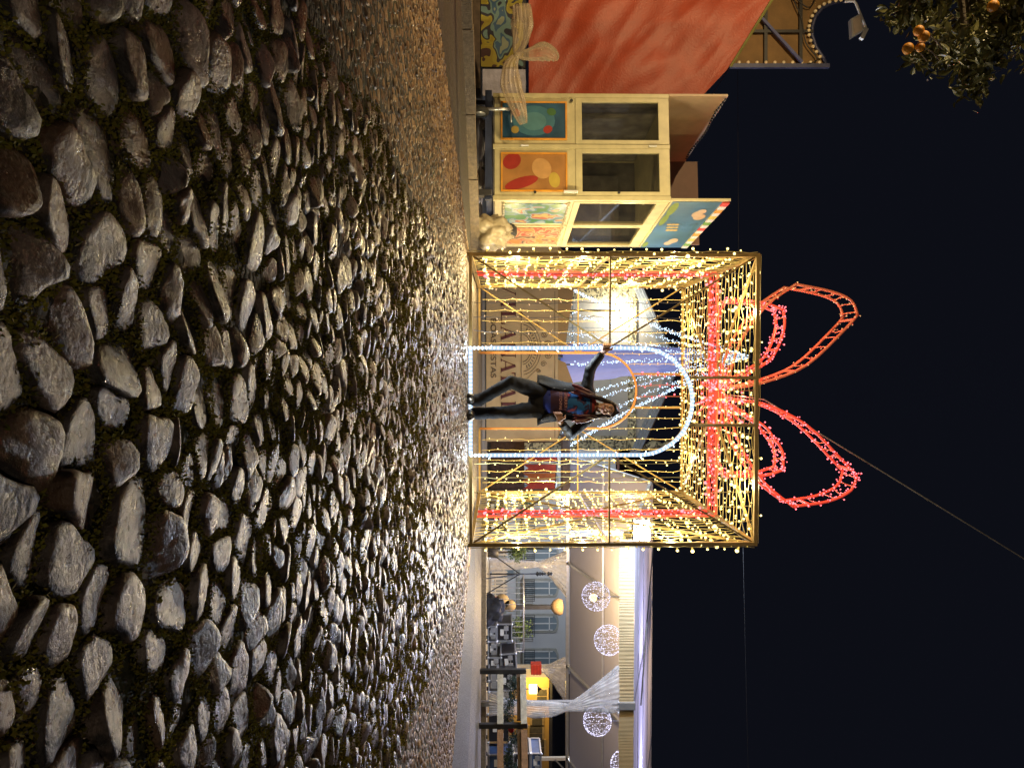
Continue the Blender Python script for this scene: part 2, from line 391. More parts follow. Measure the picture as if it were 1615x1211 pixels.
# moss cushions and tufts in the joints
mossm, nt, b_, N_, L_ = nodes('moss')
at_ = N_('ShaderNodeAttribute'); at_.attribute_name = 'Col'; L_(at_.outputs['Color'], b_.inputs['Base Color'])
b_.inputs['Roughness'].default_value = .85; b_.inputs['Specular IOR Level'].default_value = .25
so_ = MB()
def soil(u, v):
    y = .30+3.0*v; x = -.70+(min(XB(y), .62*y+.12)+.70)*u
    n1 = noise.noise(Vector((x*13, y*13, 1))); n2 = noise.noise(Vector((x*45, y*45, 4))); return (x, y, .0072+.004*n1+.003*n2)
so_.grid(soil, 110, 260)
so_.build('soil', bpy.data.materials['mossy_earth'], ground, True)
ms = MB()
for p in MOSS:
    cx = sum(a[0] for a in p)/len(p); cy2 = sum(a[1] for a in p)/len(p)
    q = proj((cx, cy2, .02))
    if q is None or not (-60 < q[0] < 1650 and -60 < q[1] < 1270): continue
    near = cy2 < 1.4
    for k in range(len(p)):
        A, B = Vector((*p[k], 0)), Vector((*p[(k+1) % len(p)], 0))
        L0 = (B-A).length; nn = max(1, int(L0/(.0024 if near else .006)))
        for t in range(nn):
            c = A.lerp(B, (t+random.random())/nn)
            dn = noise.noise(Vector((c.x*6, c.y*6, 3)))
            if dn < -.25 and (cy2 > .95 or random.random() < .35): continue
            c = c.lerp(Vector((cx, cy2, 0)), random.uniform(-.02, .26 if dn > .1 else .17)); z = random.uniform(.006, .0125+.010*max(0, dn+.2))
            g = max(0, min(1, .45+.9*noise.noise(Vector((c.x*11, c.y*11, 8)))+random.uniform(-.25,.25)))
            for _ in range(4 if near else 3):
                ms.col = (.095+.13*g+random.uniform(0,.04), .088+.12*g+random.uniform(0,.02), .012+.014*g, 1)
                d = Vector((random.gauss(0,1), random.gauss(0,1), random.uniform(.1,1.6))).normalized()
                s = random.uniform(.0025, .0062) if near else random.uniform(.005,.009); e = d.orthogonal().normalized(); e.rotate(Matrix.Rotation(random.uniform(0,6.3), 3, d))
                o = c+Vector((random.gauss(0,.004), random.gauss(0,.004), z))
                ms.add([o, o+d*s*.5+e*s*.32, o+d*s, o+d*s*.5-e*s*.32], [(0,1,2,3)])
tag(ms.build('moss', mossm, None, False, 'stuff'), 'green moss growing in the joints between the river cobbles', 'moss')
# ------------------------------------------------------------------ giant gift box of lights
BY0, BY1, BZ0 = 7.75, 10.95, .04
BX0, BX1, BZ1 = W(967,402,BY0).x, W(967,858,BY0).x, W(1193,630,BY0).z
BXC = (BX0+BX1)/2; BYM = (BY0+BY1)/2
box = tag(empty('gift_box_light_sculpture', (BXC, BY0, 0)), 'walk-in gift box of gold bars and warm string lights with red bow', 'light sculpture')
def bpart(mb, name, m, smooth=False, parent=None, kind=None):
    mb.v = [(x-BXC, y-BY0, z) for x, y, z in mb.v]
    return mb.build(name, m, box if parent is None else parent, smooth, kind)
def bar(p, q, r=.024, m='steel', n=4): return bpart(MB().bar(p, q, r, n), 'bar', M[m])
DR, DZ = (W(900,717,BY0).x-W(900,549,BY0).x)/2, 1.88
DXC = (W(900,717,BY0).x+W(900,549,BY0).x)/2
ZM = 1.56
for Y in (BY0, BY1):
    s = .020 if Y == BY0 else .018
    for X in (BX0, BX1): bar((X,Y,0), (X,Y,BZ1+s), s)
    bar((BX0+s,Y,BZ1), (BX1-s,Y,BZ1), s*.95)
    bar((BX0+s,Y,BZ0), (DXC-DR,Y,BZ0), s*.8); bar((DXC+DR,Y,BZ0), (BX1-s,Y,BZ0), s*.8)
    for sg in (-1, 1):
        Xe = BX0 if sg < 0 else BX1; Xd = DXC+sg*DR
        bar((Xe-sg*s,Y,ZM), (Xd,Y,ZM), .010); 
        bar((Xe-sg*.02,Y+.016,BZ0+.03), (Xd+sg*.02,Y+.016,ZM-.02), .0095); bar((Xe-sg*.02,Y+.016,BZ1-.03), (Xd+sg*.02,Y+.016,ZM+.02), .0095)
        xh = DXC+sg*.26; bar((xh,Y,DZ+math.sqrt(DR*DR-.26*.26)), (xh,Y,BZ1-s), .016)
for X in (BX0, BX1):
    for Z in (BZ0, BZ1): bar((X,BY0+.03,Z), (X,BY1-.03,Z), .022)
    bar((X,BY0+.03,ZM), (X,BYM-.17,ZM), .012); bar((X,BYM+.17,ZM), (X,BY1-.03,ZM), .012)
    for sy in (-1, 1):
        Ye = BY0+.03 if sy < 0 else BY1-.03
        bar((X,Ye,BZ0+.03), (X,BYM+sy*.17,ZM), .012); bar((X,Ye,BZ1-.03), (X,BYM+sy*.17,ZM), .012)
        bar((X,BYM+sy*.17,BZ0), (X,BYM+sy*.17,BZ1), .014, 'redtube')
for sy in (-1, 1): bar((BX0,BYM+sy*.17,BZ1), (BX1,BYM+sy*.17,BZ1), .014, 'redtube')
for sx in (-1, 1):
    Xe = BX0 if sx < 0 else BX1
    for sy in (-1, 1):
        Ye = BY0+.03 if sy < 0 else BY1-.03
        bar((Xe-sx*.03,Ye,BZ1), (BXC+sx*.35,BYM+sy*.17,BZ1), .013)
def arch(Y, r):
    pts = [(DXC-DR,Y,BZ0)]+[(DXC-DR,Y,BZ0+(DZ-BZ0)*k/8) for k in range(1,8)]
    pts += [(DXC-r*math.cos(math.pi*k/28), Y, DZ+r*math.sin(math.pi*k/28)) for k in range(29)]
    pts += [(DXC+DR,Y,BZ0+(DZ-BZ0)*k/8) for k in range(7,-1,-1)]
    return pts
bpart(MB().tube(arch(BY0+.012, DR), .016, 8), 'arch_frame', M['steel'], True)
bpart(MB().tube(arch(BY1, DR), .018, 8), 'arch_frame', M['amber'], True)
rope = bpart(MB().tube(arch(BY0-.028, DR), .022, 8, True), 'rope_light', M['coolrope'], True)
lm_ = MB(); A_ = [Vector(p) for p in arch(BY0-.028, DR)]; A_.append(A_[0]); run = 0; bead = MB()
for p, q in zip(A_, A_[1:]):
    L_ = (q-p).length; t = run
    while t < L_: bead.ball(p.lerp(q, t/L_)+Vector((0,-.006,0)), .019, 6, 4); t += .043
    run = t-L_
bpart(bead, 'rope_beads', M['cool'], True, None, 'stuff')
for i in range(0, 60):                            # the small drops along the rope
    p = Vector(arch(BY0-.028, DR)[i % 45]); lm_.bar(p, p+Vector((random.uniform(-.05,.05), -.02, random.uniform(-.04,.04))), .006, 4, .003)
bpart(lm_, 'rope_light_clips', M['cool'], False, None, 'stuff')
def teardrop(core, neck, p, d, s):
    d = Vector(d).normalized(); p = Vector(p)
    neck.bar(p, p+d*s*1.9, s*.3, 5, s*.75, False)
    core.ball(p+d*s*2.3, s, 6, 4)
NS = [0]
def string(p, q, step, axis, colour='warm', sag=.006, wire='wire', dens=1.0, s=(.0085,.0155)):
    p, q = Vector(p), Vector(q); L_ = (q-p).length; n = max(2, int(L_/step)); d = (q-p)/n
    pts = []; core, neck = MB(), MB(); ax = Vector(axis); out = Vector((ax.y, ax.x, 0)) if abs(ax.z) < .5 else Vector((0,1,0))
    for i in range(n+1):
        o = p+d*i+Vector((random.gauss(0,sag), random.gauss(0,sag), random.gauss(0,sag))); pts.append(o)
        if 0 < i < n and random.random() < dens:
            sg = 1 if (i+NS[0]) % 2 else -1
            big_ = random.random() < .16
            teardrop(core, neck, o, ax*sg+out*random.gauss(0,.5)+(q-p).normalized()*random.gauss(0,.35), random.uniform(*s)*(1.55 if big_ else 1))
    NS[0] += 1
    w = bpart(MB().tube(pts, .0042, 4), 'light_string', M[wire])
    if core.v:
        cm, nm = {'warm': ('warm','warmneck'), 'red': ('red','redneck'), 'pale': ('pale','pale'), 'cool': ('cool','cool')}[colour]
        bpart(core, 'bulbs', M[cm], True, w, 'stuff'); bpart(neck, 'bulb_necks', M[nm], False, w, 'stuff')
def inred(v, c): return abs(v-c) < .17
Y = BY0+.10
while Y < BY1-.05:                                 # sides: drops at every few centimetres of depth
    for X, sd in ((BX0,1), (BX1,-1)):
        if not inred(Y, BYM): string((X,Y,BZ0+.03), (X,Y,BZ1-.03), .12, (1,0,0), 'warm', .008)
    Y += .128
for X in (BX0, BX1):
    for k in (-.12,-.06,0,.06,.12): string((X,BYM+k,BZ0+.03), (X,BYM+k,BZ1-.03), .10, (1,0,0), 'red', .008, 'redtube')
Y = BY0+.10
while Y < BY1-.05:                                 # the lid
    if not inred(Y, BYM): string((BX0+.03,Y,BZ1), (BX1-.03,Y,BZ1), .12, (0,0,1), 'warm', .008)
    Y += .128
for k in (-.12,-.06,0,.06,.12): string((BX0+.03,BYM+k,BZ1), (BX1-.03,BYM+k,BZ1), .10, (0,0,1), 'red', .008, 'redtube')
def arch_top(X):
    a = abs(X-DXC); return BZ0+.02 if a > DR else DZ+math.sqrt(max(0, DR*DR-a*a))
for Y, c0 in ((BY0+.03,'front'), (BY1-.03,'rear')):
    X = BX0+.2; k = 0
    while X < BX1-.1:
        if abs(X-DXC) < .25: string((X,Y,arch_top(X)+.02), (X,Y,BZ1-.03), .11, (1,0,0), 'red', .006, 'redtube2')
        else:
            left = c0 == 'front' and X < DXC
            string((X,Y,arch_top(X)+.02), (X,Y,BZ1-.03), .115, (1,0,0), 'pale' if (left or (c0 == 'rear' and X < DXC-.3)) else 'warm', .007, 'greywire' if left else 'wire', .8, (.005,.008) if X < DXC or c0 == 'rear' else (.006,.011))
        X += .165 if c0 == 'rear' else .16; k += 1
for X, sx in ((BX0,-1), (BX1,1)):                  # edges
    string((X+sx*.035,BY0,BZ0), (X+sx*.035,BY0,BZ1), .085, (1,0,0), 'warm', .004, 'wire', .9, (.009,.015))
    string((X,BY1,BZ0), (X,BY1,BZ1), .1, (1,0,0), 'warm', .004)
    string((X,BY0,BZ1+.03), (X,BY1,BZ1+.03), .12, (1,0,0), 'warm', .004)
string((BX0,BY0,BZ1+.035), (BX1,BY0,BZ1+.035), .3, (0,0,1), 'warm', .004, 'wire', .7)
for k in range(2): string((BX0,BY1-.03*k,BZ1), (BX1,BY1-.03*k,BZ1), .085, (0,0,1), 'warm', .006)
# bow: ribbons with two tube edges, rungs and zigzag red strings
KN = Vector((W(1140,622,BYM).x, BYM, BZ1+.06))
def spline(pts, m=6):
    P = [Vector(p) for p in pts]; out = []
    for i in range(len(P)-1):
        a, b, c, d = P[max(0,i-1)], P[i], P[i+1], P[min(len(P)-1,i+2)]
        for k in range(m):
            t = k/m; out.append(.5*((2*b)+(c-a)*t+(2*a-5*b+4*c-d)*t*t+(3*b-a-3*c+d)*t**3))
    return out+[P[-1]]
def loop(px, m, bulbs, w=.19, sub=4):
    EDG = []; segs = [px] if not isinstance(px[0][0], tuple) else px
    for dy in (-w, w):
        pts = []
        for sgm in segs: pts += spline([W(a, b, BYM)+Vector((0,dy,0)) for a, b in sgm], sub)
        bpart(MB().tube(pts, .0175, 6), 'ribbon_edge', M[m], True); EDG.extend(pts)
    f = pts; f = [Vector((p.x, 0, p.z)) for p in f]; acc = 0; k = 0
    core, neck = MB(), MB(); wr = MB()
    for p in EDG:
        for _ in range(4 if bulbs else 1):
            if random.random() < .9: teardrop(core, neck, p+Vector((random.gauss(0,.016), random.gauss(0,.03), random.gauss(0,.016))), (random.gauss(0,1), random.gauss(0,.6), random.gauss(0,1)), random.uniform(.007,.012))
    for i in range(1, len(f)):
        acc += (f[i]-f[i-1]).length
        if acc > .105:
            acc = 0; k += 1; a = f[i]+Vector((0,BYM-w,0)); b = f[i]+Vector((0,BYM+w,0))
            if k % 6 == 0: bpart(MB().bar(a, b, .014), 'rung', M[m])
            else:
                mid = (a+b)/2+Vector((random.gauss(0,.02),0,random.gauss(0,.02))); wr.bar(a, mid, .005); wr.bar(mid, b, .005)
                for t in (.2,.5,.8):
                    if random.random() < .85: teardrop(core, neck, a.lerp(b, t), (random.gauss(0,1), random.gauss(0,.6), random.gauss(0,1)), random.uniform(.006,.010))
    w_ = bpart(wr, 'zigzag_string', M['redtube2'], False, None, 'stuff')
    bpart(core, 'bulbs', M['red' if bulbs else 'pale'], True, w_, 'stuff'); bpart(neck, 'bulb_necks', M['redneck'], False, w_, 'stuff')
loop([[(1146,612),(1197,602),(1262,576),(1322,520),(1341,498)], [(1341,498),(1331,476),(1300,462),(1246,451)], [(1246,451),(1200,484),(1160,540),(1140,605)]], 'redtube2', False)
loop([[(1146,630),(1197,636),(1262,668),(1317,722),(1340,746)], [(1340,746),(1331,769),(1296,786),(1242,794)], [(1242,794),(1197,757),(1160,700),(1140,638)]], 'redtube', True)
loop([[(1142,606),(1199,574),(1218,552),(1230,516),(1228,490)], [(1228,490),(1193,478),(1143,475)], [(1143,475),(1131,492),(1127,540),(1136,606)]], 'redtube', True, .15)
loop([[(1142,634),(1197,669),(1214,690),(1227,710),(1228,738)], [(1228,738),(1197,747),(1140,748)], [(1140,748),(1130,730),(1126,700),(1136,634)]], 'redtube', True, .15)
kc, kn = MB(), MB()
for i in range(34):
    a = random.uniform(0, 2*math.pi); d = Vector((math.cos(a)*1.0, random.uniform(-1,1), math.sin(a)*.55+random.uniform(-.5,.35))).normalized(); l = random.uniform(.25,.55)
    bpart(MB().bar(KN, KN+d*l, .009, 5), 'knot_bar', M['redtube'])
    for t in (.15,.3,.4,.5,.6,.7,.8,.9): teardrop(kc, kn, KN+d*l*t, (random.gauss(0,1), random.gauss(0,1), random.gauss(0,1)), random.uniform(.008,.015))
kb_ = bpart(MB().ball(KN, .10, 12, 8, (1.2,1,1)), 'knot', M['redtube'], True)
bpart(kc, 'bulbs', M['red'], True, kb_, 'stuff'); bpart(kn, 'bulb_necks', M['redneck'], False, kb_, 'stuff')
# the light the strings give
WARM, COOL, REDC = (1,.77,.36), (.72,.86,1), (1,.12,.08)
PB = 48
for X, sx in ((BX0+.05,1), (BX1-.05,-1)):
    for Yk in (BY0+.25, BY1-.5):
        for Z in (.55, 1.3, 2.3): lamp('string_glow', (X-BXC, Yk-BY0, Z), PB, WARM, box)
for X in (BX0+.6, BX1-.6):
    for Yk in (BY0+.3, BY1-.6): lamp('string_glow', (X-BXC, Yk-BY0, BZ1-.08), PB*.6, WARM, box)
for Z, X in ((.22,DXC-DR+.03), (1.2,DXC-DR+.03), (2.3,DXC), (1.2,DXC+DR-.03), (.22,DXC+DR-.03)):
    lamp('rope_glow', (X-BXC, -.12, Z), 14, COOL, box)
for dx, dz in ((-.8,.9), (.8,.9), (0,.35)): lamp('bow_glow', (KN.x+dx-BXC, BYM-BY0, KN.z+dz), 26, REDC, box)
# ------------------------------------------------------------------ street lamp beside the tree (its lantern shows in the kiosk window)
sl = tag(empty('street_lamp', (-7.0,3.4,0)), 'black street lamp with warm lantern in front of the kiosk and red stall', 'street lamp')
MB().lathe((0,0,0), [(.16,0),(.16,.1),(.09,.2),(.07,.9),(.05,1.0),(.045,4.7),(.06,4.75),(.02,4.8)], 12).build('pole', M['black'], sl, True)
MB().bar((0,0,4.7), (.55,.3,5.1), .025, 8).build('arm', M['black'], sl, True)
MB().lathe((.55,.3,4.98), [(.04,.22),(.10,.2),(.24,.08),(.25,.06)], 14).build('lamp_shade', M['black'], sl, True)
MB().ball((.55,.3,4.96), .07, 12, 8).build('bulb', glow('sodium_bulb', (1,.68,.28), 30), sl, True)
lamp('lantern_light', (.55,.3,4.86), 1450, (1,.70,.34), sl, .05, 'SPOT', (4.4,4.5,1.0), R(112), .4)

fill_lamp = tag(empty('street_lamp', (3.4,-6.0,0)), 'added fill lamp on a black pole, unseen behind the camera', 'street lamp')  # unseen lamp, added as frontal fill for the cobbles and moss
MB().lathe((0,0,0), [(.16,0),(.16,.1),(.09,.2),(.07,.9),(.05,1.0),(.045,5.7),(.06,5.75),(.02,5.8)], 12).build('pole', M['black'], fill_lamp, True)
MB().lathe((0,0,6.1), [(.04,.22),(.10,.2),(.24,.08),(.25,.06)], 14).build('lamp_shade', M['black'], fill_lamp, True)
MB().ball((0,0,5.98), .1, 12, 8).build('bulb', glow('fill_bulb', (1,.78,.5), 30), fill_lamp, True)
lamp('lantern_light', (0,.2,5.8), 260, (1,.82,.60), fill_lamp, .08)

# ------------------------------------------------------------------ kiosk trailer
ko = W(900,316,9.0); kx = ko.x
kiosk = tag(empty('kiosk_trailer', (kx, 9.0, 0), R(-6.3)), 'cream kiosk trailer with raised roof boards and coloured posters beside the gift box', 'kiosk')
KW, KL, KZ0, KZ1 = 1.40, 2.15, .27, 2.52
inner = mat('kiosk_inside', (.26,.24,.21), .7, 0, .5, 5)
MB().box((-KW+.03,.03,KZ0), (-.03,KL-.03,KZ0+.06)).build('floor_panel', inner, kiosk)
MB().box((-KW+.02,.02,KZ1-.05), (-.02,KL-.02,KZ1-.002)).build('roof_panel', M['cream'], kiosk)
MB().box((-KW,KL-.04,KZ0), (0,KL,KZ1)).build('rear_wall', inner, kiosk)
MB().box((-KW,.05,KZ0), (-KW+.04,KL-.05,KZ1)).build('side_wall', inner, kiosk)
MB().bevbox((-1.15,1.45,KZ0+.06), (-.3,1.95,1.15), .02).build('counter', M['dark'], kiosk)
MB().box((-1.1,KL-.12,1.3), (-.35,KL-.05,2.2)).build('shelf_unit', inner, kiosk)
posts = [(-KW,0),(-.70-.03,0),(-.06,0),(-.06,KL-.06),(-KW,KL-.06)]
for x, y in posts: MB().bevbox((x,y,KZ0-.002), (x+.06,y+.06,KZ1+.002), .008).build('corner_post', M['cream'], kiosk)
_fl = {}
def flat(c):
    if c not in _fl: _fl[c] = mat('print_%d' % len(_fl), c, .4, 0, .15, 9)
    return _fl[c]
def panel_front(x0, x1, art, nm, art2):
    MB().box((x0,.012,KZ0+.02), (x1,.045,1.32)).build('lower_panel', M['cream'], kiosk)
    f = MB(); a, b, c, d = x0+.07, x1-.07, .39, 1.19
    for q in (((a-.02,-.006,c-.02),(b+.02,.011,c)), ((a-.02,-.006,d),(b+.02,.011,d+.02)), ((a-.02,-.006,c),(a,.011,d)), ((b,-.006,c),(b+.02,.011,d))): f.box(*q)
    pf = f.build('poster_frame', mat('orange_trim'+nm, (.75,.33,.04), .4), kiosk)
    MB().box((a,.002,c), (b,.010,d)).build('poster', art, pf)
    for (u, v, rx_, rz_, rot_, cc) in art2:
        MB().prism([(a+(b-a)*u+rx_*math.cos(t_)*math.cos(rot_)-rz_*math.sin(t_)*math.sin(rot_), .0008-.0004*art2.index((u, v, rx_, rz_, rot_, cc)), c+(d-c)*v+rx_*math.cos(t_)*math.sin(rot_)+rz_*math.sin(t_)*math.cos(rot_)) for t_ in [2*math.pi*k_/20 for k_ in range(20)]], (0,.001,0)).build('print_shape', flat(cc), pf)
    w = MB()
    for q in (((x0,0,1.32),(x1,.05,1.40)), ((x0,0,2.38),(x1,.05,KZ1-.01)), ((x0,0,1.40),(x0+.05,.05,2.38)), ((x1-.05,0,1.40),(x1,.05,2.38))): w.box(*q)
    wf = w.build('window_frame', M['cream'], kiosk)
    MB().box((x0+.05,.022,1.40), (x1-.05,.028,2.38)).build('pane', glass('kiosk_glass'+nm, (.012,.013,.015), .38), wf)
pa = poster('print_blue', [(.012,.03,.09),(.02,.09,.18),(.05,.17,.24),(.30,.04,.025),(.03,.03,.09),(.20,.28,.16)], 2.8, 3.1)
pb = poster('print_red', [(.30,.03,.015),(.45,.12,.03),(.55,.26,.08),(.58,.38,.14),(.06,.025,.015)], 3.4, 7.7)
panel_front(-KW+.062, -.735, mat('print_ground_a', (.025,.09,.17), .35, 0, .5, 3), '_a', [(.5,.5,.20,.27,0,(.05,.17,.24)), (.52,.5,.12,.16,0,(.09,.24,.28)), (.75,.72,.05,.06,.5,(.34,.035,.025)), (.25,.78,.05,.06,-.3,(.06,.16,.05)), (.28,.22,.06,.05,.9,(.34,.035,.025)), (.76,.2,.05,.05,.2,(.36,.26,.06))])
panel_front(-.668, -.062, mat('print_ground_b', (.42,.20,.06), .35, 0, .4, 3), '_b', [(.2,.15,.10,.12,.6,(.34,.03,.02)), (.80,.30,.07,.22,.3,(.34,.03,.02)), (.40,.62,.14,.12,.5,(.54,.30,.11)), (.72,.82,.10,.07,.15,(.50,.36,.06))])
for z in (.62, 2.25): MB().bar((-.705,-.012,z), (-.705,-.012,z+.10), .012, 8).build('hinge', M['white'], kiosk)
MB().bevbox((-.115,-.05,1.16), (-.085,-.002,1.34), .008).build('handle', M['white'], kiosk)
for z in (.80, 1.86): MB().bar((-.10,-.004,z), (-.10,-.014,z), .018, 10).build('lock', M['black'], kiosk)
MB().bar((-KW+.10,-.002,1.27), (-KW+.10,-.012,1.27), .02, 10).build('lock', M['black'], kiosk)
side_art = [poster('print_side_a', [(.03,.16,.05),(.05,.16,.28),(.24,.34,.38),(.32,.08,.05),(.40,.32,.12)], 5, 1.2), poster('print_side_b', [(.45,.20,.06),(.50,.30,.17),(.36,.06,.04),(.42,.32,.2),(.10,.05,.04)], 5, 5.2)]
for k, (y0, y1) in enumerate(((.065,1.06), (1.09,KL-.065))):
    MB().box((-.045,y0,KZ0+.02), (-.012,y1,1.30)).build('side_panel', M['cream'], kiosk)
    po = MB().box((-.011,y0+.09,.42), (-.004,y1-.09,1.22)).build('side_poster', side_art[k], kiosk)
    bb = MB()
    for i in range(9):
        t = y0+.07+(y1-y0-.14)*i/8
        for z in (.40, 1.24): bb.ball((.0,t,z), .022, 8, 5)
    bb.build('border_bulbs', mat('unlit_globe%d' % k, (.7,.65,.5), .2), po, True, 'stuff')
    w = MB()
    for q in (((-.05,y0,1.30),(.004,y1,1.38)), ((-.05,y0,2.36),(.004,y1,KZ1-.01)), ((-.05,y0,1.38),(.004,y0+.05,2.36)), ((-.05,y1-.05,1.38),(.004,y1,2.36))): w.box(*q)
    wf = w.build('side_window_frame', M['cream'], kiosk)
    MB().box((-.028,y0+.05,1.38), (-.022,y1-.05,2.36)).build('pane', glass('side_glass%d' % k, (.012,.014,.02), .32), wf)
MB().box((-.05,1.06,KZ0+.02), (.002,1.09,KZ1-.01)).build('mullion', M['cream'], kiosk)
# boards raised above the roof
MB().box((-.03,0,KZ1+.004), (0,KL,KZ1+.76)).build('roof_board', M['cream'], kiosk)
sky_art = mat('print_sky', (.07,.17,.31), .35, 0, .25, 1.5)
MB().box((.002,.03,KZ1+.03), (.010,KL-.03,KZ1+.66)).build('roof_board_print', sky_art, kiosk)
def blob(lst, cc, k):
    for (y_, z_, r1, r2) in lst: MB().prism([(.0112+.0004*k, y_+r1*math.cos(t_), KZ1+z_+r2*math.sin(t_)) for t_ in [2*math.pi*q_/18 for q_ in range(18)]], (.0008,0,0)).build('print_shape', flat(cc), kiosk); k += .3
blob([(.50,.47,.13,.07),(.62,.53,.12,.08),(.40,.50,.10,.06)], (.52,.40,.29), 0); blob([(1.75,.45,.12,.07),(1.88,.40,.10,.06)], (.52,.40,.29), 0)
blob([(.30,.09,.26,.055),(.75,.08,.25,.045),(1.95,.07,.14,.04)], (.17,.26,.05), 0)
blob([(.95+.13*i_,.20+.055*j_+.02*i_,.035,.032) for i_ in range(3) for j_ in range(3)], (.55,.40,.15), 2)
sc_ = [(.7,.08,.06),(.75,.7,.6),(.7,.35,.06),(.75,.7,.6),(.72,.55,.1),(.75,.7,.6),(.2,.4,.08),(.75,.7,.6)]
sm = [mat('stripe_%d' % i, c, .4, 0, .05) for i, c in enumerate(sc_)]
for i in range(16):
    a = .03+(KL-.06)*i/16; MB().box((.002,a,KZ1+.665), (.024,a+(KL-.06)/16-.006,KZ1+.755)).build('candy_stripe', sm[i % 8], kiosk)
MB().box((-KW,0,KZ1+.004), (-KW+.03,KL,KZ1+.76)).build('roof_board', mat('peach_board', (.52,.38,.26), .5, 0, .1), kiosk)
MB().box((-KW+.03,KL-.035,KZ1+.004), (-.035,KL-.005,KZ1+.95)).build('roof_board', mat('brown_board', (.20,.12,.095), .6, 0, .1), kiosk)
ch = MB()
for i in range(26):
    t = i/25; ch.ball((-KW+.05, .05+t*1.9, KZ1+.74-.02*math.sin(t*9)), .017, 6, 4)
ch.build('chain', M['dark'], kiosk, True)
MB().bevbox((-.5,KL+.05,KZ1+.3), (-.1,KL+.35,KZ1+.72), .02).build('roof_box', M['dark'], kiosk)
# chassis, drawbar, jockey wheel, road wheels
blue = mat('blue_steel', (.06,.08,.16), .4, .5)
MB().box((-KW-.02,-.03,.17), (.0,.03,.255)).build('chassis_rail', blue, kiosk)
for x in (-KW+.1,-.15): MB().box((x,.03,.18), (x+.06,KL,.255)).build('chassis_rail', blue, kiosk)
for a in (-.95,-.45): MB().bar((a,.1,.2), (a-.18,.5,.02), .022).build('support_leg', M['dark'], kiosk)
MB().bar((-1.16,-.05,.05), (-1.16,-.05,.55), .022, 10).build('jockey_post', M['alu'], kiosk, True)
def wheel(c, r, w, nm):
    t = MB(); n = 24; prof = [(.62,-w*.5),(.9,-w*.5),(1,-w*.3),(1,w*.3),(.9,w*.5),(.62,w*.5)]
    vs = []; 
    for rr, off in prof: vs += [(c[0]+off, c[1]+rr*r*math.cos(2*math.pi*k/n), c[2]+rr*r*math.sin(2*math.pi*k/n)) for k in range(n)]
    fs = []
    for i in range(len(prof)-1): fs += [(i*n+k, i*n+(k+1) % n, (i+1)*n+(k+1) % n, (i+1)*n+k) for k in range(n)]
    t.add(vs, fs); o = t.build(nm, M['rubber'], kiosk, True)
    MB().bar((c[0]-w*.42,c[1],c[2]), (c[0]+w*.42,c[1],c[2]), r*.64, 18).build('rim', M['alu'], o, True)
wheel((-1.10,-.10,.11), .11, .06, 'jockey_wheel'); wheel((.03,1.2,.30), .30, .17, 'road_wheel'); wheel((-KW-.03,1.2,.30), .30, .17, 'road_wheel')
MB().bevbox((-.12,-.06,.03),(-.04,.04,.26),.01).build('stabiliser', M['dark'], kiosk)
MB().bar((-1.16,-.07,.50), (-.98,-.07,.50), .012, 8).build('crank', M['alu'], kiosk, True)
# gathered bag over the wheel arch
def lump(name, c, sc, m, amp=.18, seed=0, n=60, parent=None):
    b = MB(); b.ball((0,0,0), 1, n, n//2, (1,1,1)); vs = []
    for v in b.v:
        p = Vector(v); k = 1+amp*noise.noise(p*2.1+Vector((seed,0,0)))+amp*.6*abs(noise.noise(p*5+Vector((0,seed,0))))+amp*.35*abs(noise.noise(Vector((p.x*9, p.y*9, p.z*3+seed))))
        z = p.z*k*sc[2]
        vs.append((p.x*k*sc[0], p.y*k*sc[1], max(z, -c[2]+.003)))
    b.v = vs; o = b.build(name, m, parent, True); o.location = c; return o
c = W(776,362,9.05)
tag(lump('plastic_bag', (c.x+.06,8.92,.24), (.17,.15,.21), sheer('bag_film', (.46,.39,.26), .85), .55, 4), 'cream plastic bag bunched over the corner of the kiosk chassis', 'bag')
tag(lump('plastic_bag', (W(760,240,9.3).x,9.5,.10), (.5,.25,.12), mat('grey_tarp', (.40,.40,.48), .4, 0, .2, 6, .4, 14), .3, 9), 'grey tarpaulin heap lying under the kiosk floor', 'tarpaulin')

# ------------------------------------------------------------------ red tarpaulin stall
TY = 9.75
stall = tag(empty('red_tarp_stall', (W(900,60,TY).x, TY, 0)), 'closed market stall wrapped in a red tarpaulin at the kiosk side', 'stall')
sx_ = stall.location.x
redm = mat('red_tarp', (.42,.066,.028), .5, 0, .14, 5, .25, 40)
def topx(y): return 1215-(y*.62) if y < 110 else 1147-(y-110)*.95
def tarp(u, v):
    y = -160+u*(152+160); x = 834+(topx(y)-834)*v; p = W(x, y, TY)
    w = .05*noise.noise(Vector((p.x*1.6, p.z*.9, 2)))+.03*noise.noise(Vector((p.x*3+p.z*2, p.z*1.5, 7)))+.02*math.sin(p.x*3-p.z*4)+.035*abs(noise.noise(Vector((p.x*2.2+p.z*2.6, p.z*.7-p.x*.5, 12))))+.016*math.sin(9*p.z+5*p.x+3*noise.noise(Vector((p.x, p.z, 3))))*max(0, noise.noise(Vector((p.x*.9, p.z*.9, 20)))+.25)
    return (p.x-sx_, w, p.z)
t = MB(); t.grid(tarp, 110, 100)
n0 = len(t.v)
t.build('tarpaulin', redm, stall, True)
e0, e1 = W(834,152,TY), W(topx(152),152,TY)
MB().grid(lambda u, v: (e0.x-sx_+.01+.03*math.sin(v*7)+(-.05)*u, .02+2.3*u, e0.z+(e1.z-e0.z)*v), 12, 14).build('tarpaulin_side', redm, stall, True)
a0, a1 = W(topx(-160),-160,TY), W(topx(108),108,TY)
